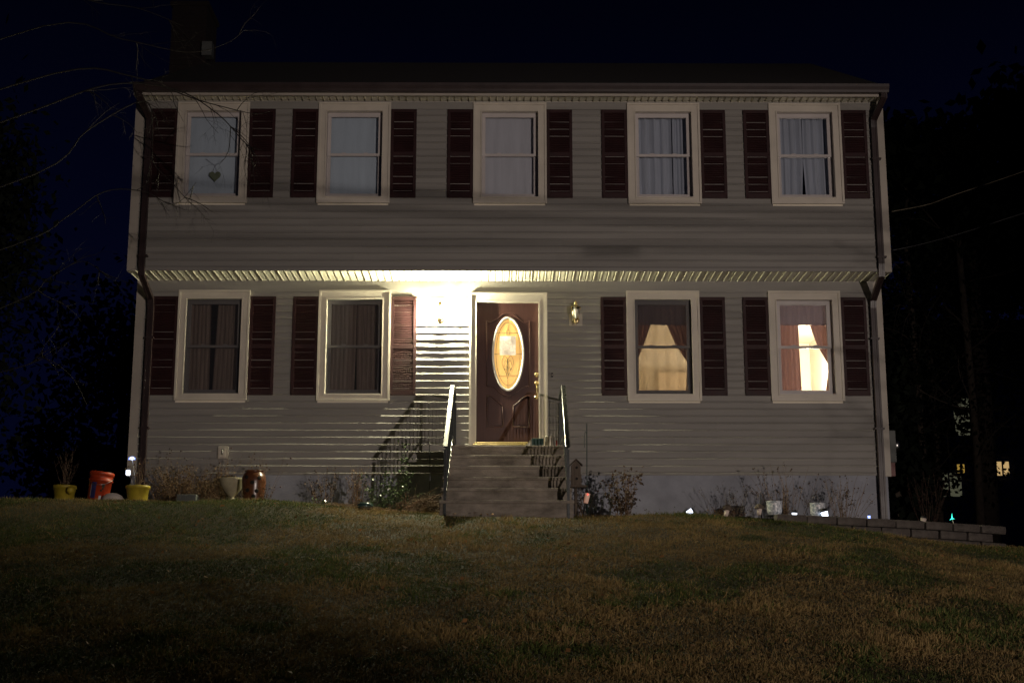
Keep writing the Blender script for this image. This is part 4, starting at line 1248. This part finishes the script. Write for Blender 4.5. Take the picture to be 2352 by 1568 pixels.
plant('seed_stalks', 'two dark green stalks with round heads right of the leaning path light', 'plant', (1.22, 18.8, ground(1.22, 18.8)), 5, .54, .1, M['stem_g'], .004, seeds=4, srad=.016, leaves=40, lsize=.02, lcol=(.04, .05, .03), base=.08)
plant('seed_stalks', 'small dark star headed stalk beside the dark ball', 'plant', (1.42, 18.8, ground(1.42, 18.8)), 5, .46, .14, M['stem_g'], .0035, seeds=3, srad=.012, leaves=50, lsize=.02, lcol=(.035, .04, .028), base=.06)
m_ = MB(); m_.lathe([(.0005, 0), (.06, .0), (.085, .035), (.08, .07), (.05, .095), (.03, .10), (.034, .115), (.0005, .12)], 18); o = m_.build('dark_ball', M['solar']); o.location = (1.31, 18.5, ground(1.31, 18.5) - .01); tag(o, 'dark round garden ornament on the grass right of the steps', 'ornament')
plant('dead_shrub', 'tall dead shrub with curled brown leaves right of the steps', 'shrub', (1.63, 18.95, ground(1.63, 18.95)), 18, .68, .24, r=.005, leaves=560, lsize=.028, lcol=(.085, .055, .035), base=.13, side=2, ljit=.04, top=.25)
def solar(x, y, label, lit, tilt, rz, r=.034, hgt=.09, stem=.06, dim=False):
    o = tag(empty('solar_light', (x, y, bed(x, y) - .005)), label, 'solar light', 'solar garden lights')
    o.rotation_euler = (R(random.uniform(-8, 4)), R(tilt), R(rz))
    m_ = MB(); m_.tube([(0, 0, -.02), (0, 0, stem)], .006, 6); m_.build('spike', M['solar'], o)
    m_ = MB(); m_.lathe([(r * .72, stem), (r, stem + hgt * .72)], 14); m_.build('diffuser', lit, o)
    m_ = MB(); m_.lathe([(r * 1.12, stem + hgt * .72), (r * 1.2, stem + hgt * .78), (r * .85, stem + hgt), (.0005, stem + hgt * 1.05)], 14); m_.build('cap', M['solar'], o)
    return o
solar(2.345, 18.35, 'lit solar light lying tilted alone in front of the grey foundation', M['led_white'], 62, 0, .036, .10, .035)
solar(3.81, 18.62, 'lit solar light upright between the two white patterned pots', M['led_white'], 4, 0, .034, .105, .0)
solar(4.255, 18.72, 'large lit solar light leaning against the right patterned pot', M['led_white'], -14, 0, .046, .15, .012)
solar(4.80, 18.66, 'small lit solar light on the block wall near the right downspout', M['led_blue'], 0, 0, .018, .07, .03)
solar(5.58, 18.95, 'dim grey solar light on the wall beyond the house corner', M['frost'], 12, 0, .04, .10, .03)
def mush(x, y, label, tilt, hgt=.15, lm=None):
    o = tag(empty('mushroom_light', (x, y, bed(x, y))), label, 'garden light', 'mushroom shaped garden lights')
    o.rotation_euler = (0, R(tilt), 0)
    m_ = MB(); m_.tube([(0, 0, 0), (0, 0, hgt * .35)], .008, 6); m_.build('spike', M['solar'], o)
    m_ = MB(); m_.lathe([(.026, hgt * .3), (.034, hgt * .8)], 14); m_.build('diffuser', lm or M['frost'], o)
    m_ = MB(); m_.lathe([(.066, hgt * .76), (.068, hgt * .8), (.055, hgt * 1.0), (.025, hgt * 1.14), (.0005, hgt * 1.18)], 18); m_.build('cap', M['wood'], o)
    return o
mush(2.92, 18.75, 'brown capped garden light in the dry grass left of the stalks', 14, .19)
mush(3.37, 18.75, 'brown capped garden light right beside the left patterned pot', 6, .17)
def wpot(x, y, label, cage):
    o = tag(empty('patterned_pot', (x, y, bed(x, y))), label, 'flower pot', 'white patterned pots')
    st = MB(); st.lathe([(.125, .035), (.13, .04), (.13, .05), (.0005, .052)], 24)
    for k in range(4):
        t = math.pi / 4 + k * math.pi / 2; st.tube([(.11 * math.cos(t), .11 * math.sin(t), -.01), (.11 * math.cos(t), .11 * math.sin(t), .04)], .007, 6)
    st.build('stand', M['iron'], o)
    m2 = MB(); m2.lathe([(.0005, .053), (.078, .053), (.098, .10), (.102, .20), (.10, .222), (.106, .228), (.106, .236), (.096, .236), (.09, .19), (.0005, .19)], 32); m2.build('pot_body', M['ceramic'], o)
    m2 = MB(); m2.lathe([(.0005, .215), (.092, .210)], 20, close=False); m2.build('potting_soil', M['soil'], o)
    if cage:
        c_ = MB()
        for k in range(8):
            t = k * math.pi / 4
            c_.tube([(.11 * math.cos(t) * math.cos(q), .11 * math.sin(t) * math.cos(q), .235 + .12 * math.sin(q)) for q in [i * math.pi / 12 for i in range(7)]], .0025, 4)
        c_.build('wire_dome', M['iron'], o)
    return o
wpot(3.60, 18.85, 'white patterned pot on a low black stand, left one of two', False)
wpot(4.18, 18.88, 'white patterned pot under a wire dome, right one of two', True)
sp_ = tag(empty('spike_plant', (3.44, 18.95, bed(3.44, 18.95))), 'single dark upright spike behind the left patterned pot', 'stake')
m_ = MB(); m_.lathe([(.012, 0), (.014, .15), (.018, .2), (.006, .3), (.0005, .36)], 8); m_.build('spike', M['iron'], sp_)
plant('dry_stalks', 'pale grey dried stalks against the foundation left of the pots', 'plant', (3.16, 19.45, bed(3.16, 19.45)), 34, .62, .34, mat('grey_stalk', (.12, .10, .10), .9, var=.2, scale=9), .0028, leaves=320, lsize=.013, lcol=(.10, .085, .085), base=.26, side=1, seeds=4)
plant('seed_stalks', 'tall dry flower stalks behind the left patterned pot', 'plant', (3.86, 19.35, bed(3.86, 19.35)), 32, .80, .38, r=.0032, seeds=16, leaves=420, lsize=.014, lcol=(.09, .065, .045), base=.26, side=1)
plant('seed_stalks', 'tall dry flower stalks beside the right downspout', 'plant', (4.60, 19.3, bed(4.6, 19.3)), 32, .76, .42, r=.0032, seeds=15, leaves=360, lsize=.014, lcol=(.085, .065, .045), base=.26, side=1)
plant('dry_shrub', 'low rusty brown tuft behind the left mushroom light', 'shrub', (2.95, 19.05, bed(2.95, 19.05)), 60, .22, .2, r=.0026, leaves=420, lsize=.015, lcol=(.11, .06, .035), base=.16)
plant('dry_tuft', 'short dry weeds growing along the middle of the foundation', 'plant', (2.1, 19.5, ground(2.1, 19.5)), 22, .20, .4, r=.0022, leaves=120, lsize=.012, lcol=(.08, .07, .05), base=.45)
# green star light and a dark bare shrub on the wall
sl = tag(empty('star_light', (6.12, 19.3, bed(6.12, 19.3) - .04)), 'glowing green three pointed light on a white stake beyond the house', 'garden light')
m_ = MB(); m_.tube([(.02, 0, 0), (-.03, 0, .17)], .006, 6); m_.build('stake', M['frost'], sl)
m_ = MB()
for a_, l_ in ((88, .070), (215, .045), (-15, .038)):
    t = R(a_); d = Vector((math.cos(t), 0, math.sin(t))); n_ = Vector((-d.z, 0, d.x)) * .007
    c = Vector((-.032, 0, .185)); m_.add([c + n_, c + d * l_, c - n_, c + Vector((0, -.012, 0)), c + Vector((0, .012, 0))], [(0, 1, 3), (3, 1, 2), (0, 4, 1), (4, 2, 1)])
m_.build('petals', M['led_cyan'], sl)
plant('bare_shrub', 'dark bare shrub standing behind the glowing green light', 'shrub', (6.0, 20.1, bed(6, 20.1)), 22, .95, .35, M['seed'], r=.0035, side=2, base=.12)
# flower shaped solar light in the right yellow pot
def stakelight(name, label, base_, top, m, kind):
    o = tag(empty(name, base_), label, 'solar light', 'solar stake lights in the yellow pot')
    b0 = Vector((0, 0, 0)); t0 = Vector(top) - Vector(base_)
    m_ = MB(); m_.tube([b0, b0 + t0 * .5 + Vector((.006, 0, 0)), t0], .0035, 6); m_.build('stake', M['steel'], o)
    m_ = MB()
    if kind == 'flower':
        for k in range(7):
            a_ = R(-10 + 33 * k); d = Vector((math.cos(a_) * .052, random.uniform(-.02, .02), math.sin(a_) * .040 - .012))
            n_ = Vector((-d.z, 0, d.x)) * .3
            m_.add([t0 + n_, t0 + d, t0 - n_, t0 + Vector((0, -.01, 0)), t0 + Vector((0, .01, 0))], [(0, 1, 3), (3, 1, 2), (0, 4, 1), (4, 2, 1)])
        m_.build('petals', m, o)
        w = MB(); w.lathe([(.0005, -.022), (.024, -.014), (.022, .012), (.0005, .02)], 10, tuple(t0)); w.build('glow_core', M['led_white'], o)
    else:
        m_.box(t0.x - .024, t0.x + .024, t0.y - .02, t0.y + .02, t0.z - .035, t0.z + .035, .008); m_.build('diffuser', m, o)
        c_ = MB(); c_.box(t0.x - .03, t0.x + .022, t0.y - .024, t0.y + .024, t0.z + .035, t0.z + .05, .004); c_.build('cap', M['solar'], o)
stakelight('flower_light', 'glowing blue white flower light on a thin stake in the yellow pot', (-4.78, 18.58, pb.z + .18), (-4.845, 18.55, 3.51), M['led_blue'], 'flower')
stakelight('lantern_stake', 'glowing white square light leaning out of the yellow pot', (-4.80, 18.6, pb.z + .18), (-4.885, 18.55, 3.322), M['led_white'], 'box')

# ------------------------------------------------------------------ retaining wall of blocks
bw = tag(empty('block_wall', (5, 18.7, 2.4)), 'low curved retaining wall of rough grey concrete blocks', 'retaining wall')
blocks = []
def blockmesh(seed):
    random.seed(seed)
    mm = MB(); n = 4
    w, d, hh = .385, .2, .105
    def f(u, v):
        e_ = max(abs(u * 2 - 1), abs(v * 2 - 1))
        return -d / 2 - (.022 * (1 - e_ ** 4)) + random.uniform(-.011, .011) * (1 if e_ < .99 else .6)
    vs_ = [(-w / 2 + w * i / 6, f(i / 6, j / 3), hh * j / 3) for j in range(4) for i in range(7)]
    fs_ = [(j * 7 + i, j * 7 + i + 1, (j + 1) * 7 + i + 1, (j + 1) * 7 + i) for j in range(3) for i in range(6)]
    b0 = len(vs_)
    vs_ += [(-w / 2, d / 2, 0), (w / 2, d / 2, 0), (w / 2, d / 2, hh), (-w / 2, d / 2, hh)]
    fs_ += [(21, 22, 23, 24, 25, 26, 27 - 0, b0 + 2, b0 + 3)][:0]
    fs_ += [tuple(range(21, 28)) + (b0 + 2, b0 + 3), tuple(range(6, -1, -1)) + (b0, b0 + 1), (0, 7, 14, 21, b0 + 3, b0), (6, b0 + 1, b0 + 2, 27, 20, 13), (b0, b0 + 3, b0 + 2, b0 + 1)]
    mm.add(vs_, fs_)
    me_o = mm.build('block', M['block'])
    me = me_o.data
    bpy.data.objects.remove(me_o)
    return me
bms = [blockmesh(s) for s in range(5)]
for row in range(4):
    x = 3.52 + .19 * row
    while x < 6.38:
        y0_ = wall_line(max(3.62, min(x, 6.72))); y1_ = wall_line(max(3.62, min(x + .39, 6.72)))
        top = 2.765 - .037 * (x - 3.7)
        z = top - .112 * (row + 1)
        if z + .105 > ground(x, y0_) - .03:
            o = bpy.data.objects.new('block', random.choice(bms))
            o.location = (x + .195 - 5, (y0_ + y1_) / 2 - .02 * row * 0 - 18.7 + random.uniform(-.008, .008), z - 2.4)
            o.rotation_euler = (random.uniform(-.01, .01), .036, math.atan2(y1_ - y0_, .39) + random.uniform(-.03, .03))
            link(o, bw)
            md = o.modifiers.new('worn_edge', 'BEVEL'); md.width = .013; md.segments = 2; md.limit_method = 'ANGLE'
        x += .392
random.seed(99)

# ------------------------------------------------------------------ bare tree at left (trunk outside the picture)
def grow(mm, p, d, ln, r, depth, droop=.0, seg=5, out=None):
    pts = [Vector(p)]; dd = Vector(d).normalized()
    rr = [r]
    for k in range(seg):
        dd = (dd + Vector((random.gauss(0, .16), random.gauss(0, .16), random.gauss(0, .14) - droop))).normalized()
        pts.append(pts[-1] + dd * ln / seg); rr.append(r * (1 - .62 * (k + 1) / seg))
    mm.tube(pts, rr, 6 if r > .02 else (4 if r > .006 else 3), cap=False)
    if depth <= 0: return
    nb = random.randint(2, 4) if depth > 1 else random.randint(2, 5)
    for _ in range(nb):
        k = random.randint(1, seg)
        base_ = (pts[k] - pts[k - 1]).normalized()
        side_ = Vector((random.uniform(-1, 1), random.uniform(-1, 1), random.uniform(-.8, .9)))
        nd = (base_ * .75 + side_ * .75).normalized()
        grow(mm, pts[k], nd, ln * random.uniform(.4, .68), max(.0016, rr[k] * .6), depth - 1, droop * 1.15, seg, out)
tr = tag(empty('bare_tree', (-8.3, 16.0, ground(-8.3, 16))), 'bare winter tree at the left with thin twigs reaching across the upper window', 'tree')
T0 = Vector((-8.3, 16.0, ground(-8.3, 16)))
m_ = MB(); m_.tube([(0, 0, -.1), (.05, 0, 1.2), (.0, .1, 2.6), (.25, .1, 4.2), (.3, 0, 6.0), (.1, 0, 8.5)], [.21, .17, .15, .13, .10, .05], 10); m_.build('trunk', M['bark'], tr)
def limb(pts, r0, r1, subs, ln, depth, droop):
    mm = MB()
    P_ = [Vector(p) - T0 for p in pts]
    C = [Vector(p) for p in curve(P_, 5)]
    n = len(C)
    mm.tube(C, [r0 + (r1 - r0) * i / (n - 1) for i in range(n)], 6, cap=False)
    for _ in range(subs):
        k = random.randint(int(n * .25), n - 1)
        base_ = (C[min(k + 1, n - 1)] - C[k - 1]).normalized()
        nd = (base_ * .8 + Vector((random.uniform(-.7, .9), random.uniform(-.6, .6), random.uniform(-.9, .6)))).normalized()
        grow(mm, C[k], nd, ln * random.uniform(.5, 1.1), .0065 * random.uniform(.6, 1.2), depth, droop)
    mm.build('branch', M['twig'], tr)
def A(x, y, Y=16.4): return at(x, y, Y)
limb([(-8.2, 16, 6.3), A(60, 260), A(250, 195), A(400, 205), A(500, 262), A(565, 330), A(602, 345)], .012, .004, 11, .6, 2, .10)
limb([(-8.1, 16, 6.8), A(120, 170), A(300, 175), A(440, 225), A(530, 250), A(590, 262), A(622, 255)], .011, .003, 9, .5, 2, .08)
limb([(-8.2, 16, 5.6), A(80, 400), A(200, 300), A(330, 232), A(350, 300), A(352, 372), A(395, 420), A(440, 470)], .010, .003, 8, .5, 2, .10)
limb([(-8.2, 16, 7.3), A(100, 60), A(280, 90), A(430, 120), A(520, 100), A(560, 70)], .009, .003, 8, .6, 1, .02)
limb([(-8.2, 16, 4.8), A(40, 560), A(150, 500), A(240, 440), A(330, 440), A(400, 470), A(450, 420)], .009, .003, 7, .5, 1, .08)
limb([(-8.25, 16, 4.0), A(20, 700), A(110, 640), A(190, 600), A(250, 640)], .008, .003, 7, .6, 1, .06)
limb([(-8.25, 16, 3.6), A(20, 850), A(90, 820), A(160, 860), A(200, 930)], .007, .003, 6, .6, 1, .03)
limb([(-8.2, 16, 8.4), A(60, -60), A(200, 0), A(320, 20), A(420, 60)], .009, .004, 7, .7, 1, .02)

# ------------------------------------------------------------------ far trees, dark
def leafcloud(name, parent, n, c, rad, size, tint, clumps=40):
    cc = rng.normal(0, 1, (clumps, 3)); cc /= np.linalg.norm(cc, axis=1)[:, None]; cc *= rng.uniform(.25, 1, (clumps, 1)) ** .6
    cc = cc * np.array(rad)
    idx = rng.integers(0, clumps, n)
    p = cc[idx] + rng.normal(0, .17, (n, 3)) * np.array(rad) + np.array(c)
    a_ = rng.normal(0, 1, (n, 3)); a_ /= np.linalg.norm(a_, axis=1)[:, None]
    b_ = np.cross(a_, rng.normal(0, 1, (n, 3))); b_ /= np.linalg.norm(b_, axis=1)[:, None]
    s = size * rng.uniform(.6, 1.3, (n, 1))
    V = np.stack([p - a_ * s, p + b_ * s * .6, p + a_ * s, p - b_ * s * .6], 1)
    return quads_mesh(name, V, M['leaf'], parent, np.array(tint) * .35 * rng.uniform(.5, 1.5, (n, 1)))
def fartree(x, y, hgt, rad, label, n=5200, trunk=.25, low=.2, size=.16, name='evergreen_tree', group=None):
    g0 = ground(min(x, 50), y)
    o = tag(empty(name, (x, y, g0)), label, 'tree', group)
    m_ = MB(); m_.tube([(0, 0, -.2), (.1, 0, hgt * .4), (0, .1, hgt * .9)], [trunk, trunk * .7, .04], 8); m_.build('trunk', M['bark'], o)
    leafcloud('crown', o, n, (0, 0, hgt * (.5 + low / 2)), (rad, rad, hgt * (.5 - low / 2)), size, (.022, .034, .014))
    return o
fartree(10.2, 30, 10.2, 2.9, 'dark tree just beyond the right corner of the house', 7000, low=.68)
fartree(8.6, 34, 8.0, 1.6, 'dark narrow tree close behind the right corner of the house', 5000, low=.1)
fartree(13.6, 33, 12.5, 3.4, 'tallest dark tree at the right edge', 10000, low=.42)
fartree(17.5, 36, 13.5, 4.0, 'dark evergreen at the far right behind the tallest tree', 9000, low=.45)
fartree(9.5, 38, 8.5, 2.6, 'dark tree behind the one at the right corner of the house', 6000)
fartree(7.4, 27, 3.9, 0.8, 'low dark tree behind the glowing green light', 3600, trunk=.12, size=.11)
fartree(-9.4, 22, 7.5, 2.0, 'dark tree beyond the left side of the yard', 12000, trunk=.18, low=.1, size=.075)
fartree(-13.8, 27, 13, 3.4, 'tall dark tree at the far left edge', 16000, low=.1, size=.11)
fartree(-9.0, 33, 6.2, 2.6, 'rounded dark tree between the left yard and the neighbouring gable', 9000, trunk=.14, low=.0, size=.10)
# thin trunks in front of the neighbours' windows
for i, (px, Y, lab) in enumerate(((2118, 30, 'thin dark trunk right of the house'), (2152, 31, 'second thin dark trunk right of the house'), (2243, 29, 'dark trunk between the two far lit windows'), (2278, 30, 'dark trunk beside the far lit window pair'))):
    b = at(px, 1100, Y); g0 = ground(b.x, Y)
    o = tag(empty('slender_tree', (b.x, Y, g0)), lab, 'tree')
    m_ = MB(); m_.tube([(0, 0, -.1), (.05, 0, 3), (-.05, 0, 7), (.1, 0, 10)], [.10, .085, .07, .05], 7); m_.build('trunk', M['bark'], o)
    mm = MB()
    for _ in range(16):
        grow(mm, (0, 0, random.uniform(2, 9)), (random.uniform(-1, 1), random.uniform(-1, 1), random.uniform(-.1, .8)), random.uniform(1, 2), .02, 2, .02)
    mm.build('branches', M['bark'], o)['kind'] = 'stuff'
    leafcloud('foliage', o, 2600, (0, 0, 5.0), (1.5, 1.2, 3.6), .06, (.02, .03, .012), 50)
# neighbouring houses
def far_house(name, label, x0, x1, y, z0, z1, ridge, wm, wins, facing_gable=False):
    o = tag(empty(name, ((x0 + x1) / 2, y, z0)), label, 'house')
    T = Matrix.Translation((-(x0 + x1) / 2, -y, -z0))
    m_ = MB(); m_.box(x0, x1, y, y + 8, z0 - 1, z1); m_.xform(T).build('wall', wm, o)
    m_ = MB()
    if facing_gable:
        xm = (x0 + x1) / 2
        m_.add([(x0 - .3, y - .3, z1), (x1 + .3, y - .3, z1), (xm, y - .3, ridge), (x0 - .3, y + 8.3, z1), (x1 + .3, y + 8.3, z1), (xm, y + 8.3, ridge)], [(0, 2, 5, 3), (1, 4, 5, 2)])
        g = MB(); g.prism([(x0, z1), (x1, z1), (xm, ridge - .1)], y + .0, y + .1); g.xform(T).build('gable', wm, o)
    else:
        m_.add([(x0 - .3, y - .4, z1), (x1 + .3, y - .4, z1), (x1 + .3, y + 4, ridge), (x0 - .3, y + 4, ridge), (x0 - .3, y + 8.4, z1), (x1 + .3, y + 8.4, z1)], [(0, 1, 2, 3), (3, 2, 5, 4), (0, 3, 4), (1, 5, 2)])
    m_.xform(T).build('roof', M['roof'], o)
    for (a, b, za, zb, m) in wins:
        w = MB(); w.box(a, b, y - .03, y - .005, za, zb); wo = w.xform(T).build('window', m, o)
        f = MB()
        for (p, q, r_, s) in ((a - .08, b + .08, zb, zb + .1), (a - .08, b + .08, za - .1, za), (a - .08, a, za, zb), (b, b + .08, za, zb), ((a + b) / 2 - .03, (a + b) / 2 + .03, za, zb)):
            f.box(p, q, y - .06, y - .031, r_, s)
        f.xform(T).build('frame', M['trim'], wo)
def wr(px0, py0, px1, py1, Y, m):
    a = at(px0, py1, Y); b = at(px1, py0, Y)
    return (a.x, b.x, a.z, b.z, m)
Yn = 55
far_house('neighbour_house', 'neighbouring house with lit windows far behind the trees at the right', 15.5, 24.5, Yn, 4.2, 11.8, 14.5, M['siding'],
          [wr(2193, 915, 2262, 1000, Yn, M['dim_win']), wr(2152, 1085, 2206, 1140, Yn, M['dim_win']), wr(2198, 1066, 2214, 1086, Yn, M['warm_dim']), wr(2288, 1060, 2316, 1092, Yn, M['warm_win']), wr(2112, 1070, 2124, 1092, Yn, M['warm_dim'])])
dim_wall = mat('neighbour_siding', (.45, .42, .34), .8, var=.1)
far_house('neighbour_house', 'pale gable of a neighbouring house low behind the left yard', -13.4, -10.9, 42, 4.0, 5.75, 7.0, dim_wall, [], True)

# ------------------------------------------------------------------ cables
def cable(name, label, pts, r, m, group=None):
    mm = MB(); mm.tube(pts, r, 6, cap=True); o = mm.build(name, m)
    return tag(o, label, 'cable', group)
def sag(a, b, s, n=14):
    a = Vector(a); b = Vector(b)
    return [a + (b - a) * i / n - Vector((0, 0, s * 4 * (i / n) * (1 - i / n))) for i in range(n + 1)]
cable('service_cable', 'pale overhead cable rising to the right above the far trees', [tuple(p) for p in curve([at(2048, 486, 21.5), at(2130, 470, 21.6), at(2200, 445, 21.7), at(2345, 396, 21.9), at(2700, 270, 22.5)], 5)], .008, M['cable_l'], 'cables running to the house')
cable('service_cable', 'dark overhead cable meeting the house below the pale one', [tuple(p) for p in curve([at(2050, 575, 21.5), at(2120, 560, 21.6), at(2220, 532, 21.7), at(2350, 490, 21.9), at(2700, 380, 22.5)], 5)], .010, M['cable'], 'cables running to the house')
SC = dict(
    a=[(-2, 4.75), (3.79, 4.358), (5.33, 4.276), (7.37, 4.187), (8.47, 4.142), (14, 3.98)],
    b=[(-2, 4.86), (3.79, 4.30), (5.64, 4.154), (7.37, 4.087), (8.46, 4.068), (14, 4.1)],
    c=[(-2, 4.06), (3.8, 3.983), (5.65, 3.954), (7.36, 3.934), (8.46, 3.922), (14, 3.93)],
    e=[(-2, 4.60), (3.78, 4.386), (5.64, 4.283), (7.8, 4.165), (14, 4.0)])
for k, pts in SC.items():
    rr = {'a': .0085, 'b': .0095, 'c': .0095, 'd': .006, 'e': .006}[k]
    cable('street_cable', 'overhead cable strung along the street above the picture, casting its shadow on the siding', [tuple(p) for p in curve([(x, 3.0, z) for x, z in pts], 5)], rr, M['cable'], 'cables strung along the street')
m_ = MB(); m_.lathe([(.0005, -.2), (.010, -.15), (.010, .15), (.0005, .2)], 12); m_.xform(Matrix.Translation((6.81, 3.0, 3.90)) @ Matrix.Rotation(R(90), 4, 'Y')); o = m_.build('cable_splice', M['cable']); tag(o, 'black splice case hanging on the overhead street cables', 'splice case')

# ------------------------------------------------------------------ roadside growth out of view; hedge is added to cast the lawn shadow
hd = tag(empty('added_shade_hedge', (5.2, -4, 0)), 'unseen hedge shape added behind the camera to darken the left of the lawn', 'hedge')
m_ = MB(); m_.add([(-2.3, -.3, 0), (1.5, -.3, 0), (2.12, -.3, 1.86), (-2.3, -.3, 1.86), (-2.3, .3, 0), (1.5, .3, 0), (2.12, .3, 1.86), (-2.3, .3, 1.86)], [(0, 1, 2, 3), (4, 7, 6, 5), (0, 4, 5, 1), (3, 2, 6, 7), (1, 5, 6, 2), (0, 3, 7, 4)]); m_.build('shade_core', M['bark'], hd)
V = leafquads([(random.uniform(-2.35, 1.6 + .33 * zz), random.uniform(-.42, .42), zz) for zz in [random.uniform(.05, 1.93) for _ in range(3000)]], .05, 9000, .05)
quads_mesh('foliage', V, M['leaf'], hd, np.array([.03, .045, .02]) * rng.uniform(.5, 1.5, (9000, 1)))
rt_ = tag(empty('roadside_tree', (9.4, 5.5, ground(9.4, 5.5))), 'bare roadside tree right of the picture casting twig shadows on the siding', 'tree')
mm = MB(); mm.tube([(0, 0, -.1), (-.1, 0, 2), (0, 0, 4), (-.1, 0, 6)], [.12, .10, .07, .03], 8)
mm.build('trunk', M['bark'], rt_)
mm = MB()
for _ in range(18):
    grow(mm, (0, 0, random.uniform(1.6, 5)), (random.uniform(-1.4, .2), random.uniform(-.5, .6), random.uniform(-.1, .5)), random.uniform(1.2, 2.1), .011, 2, .01)
mm.build('branches', M['twig'], rt_)['kind'] = 'stuff'
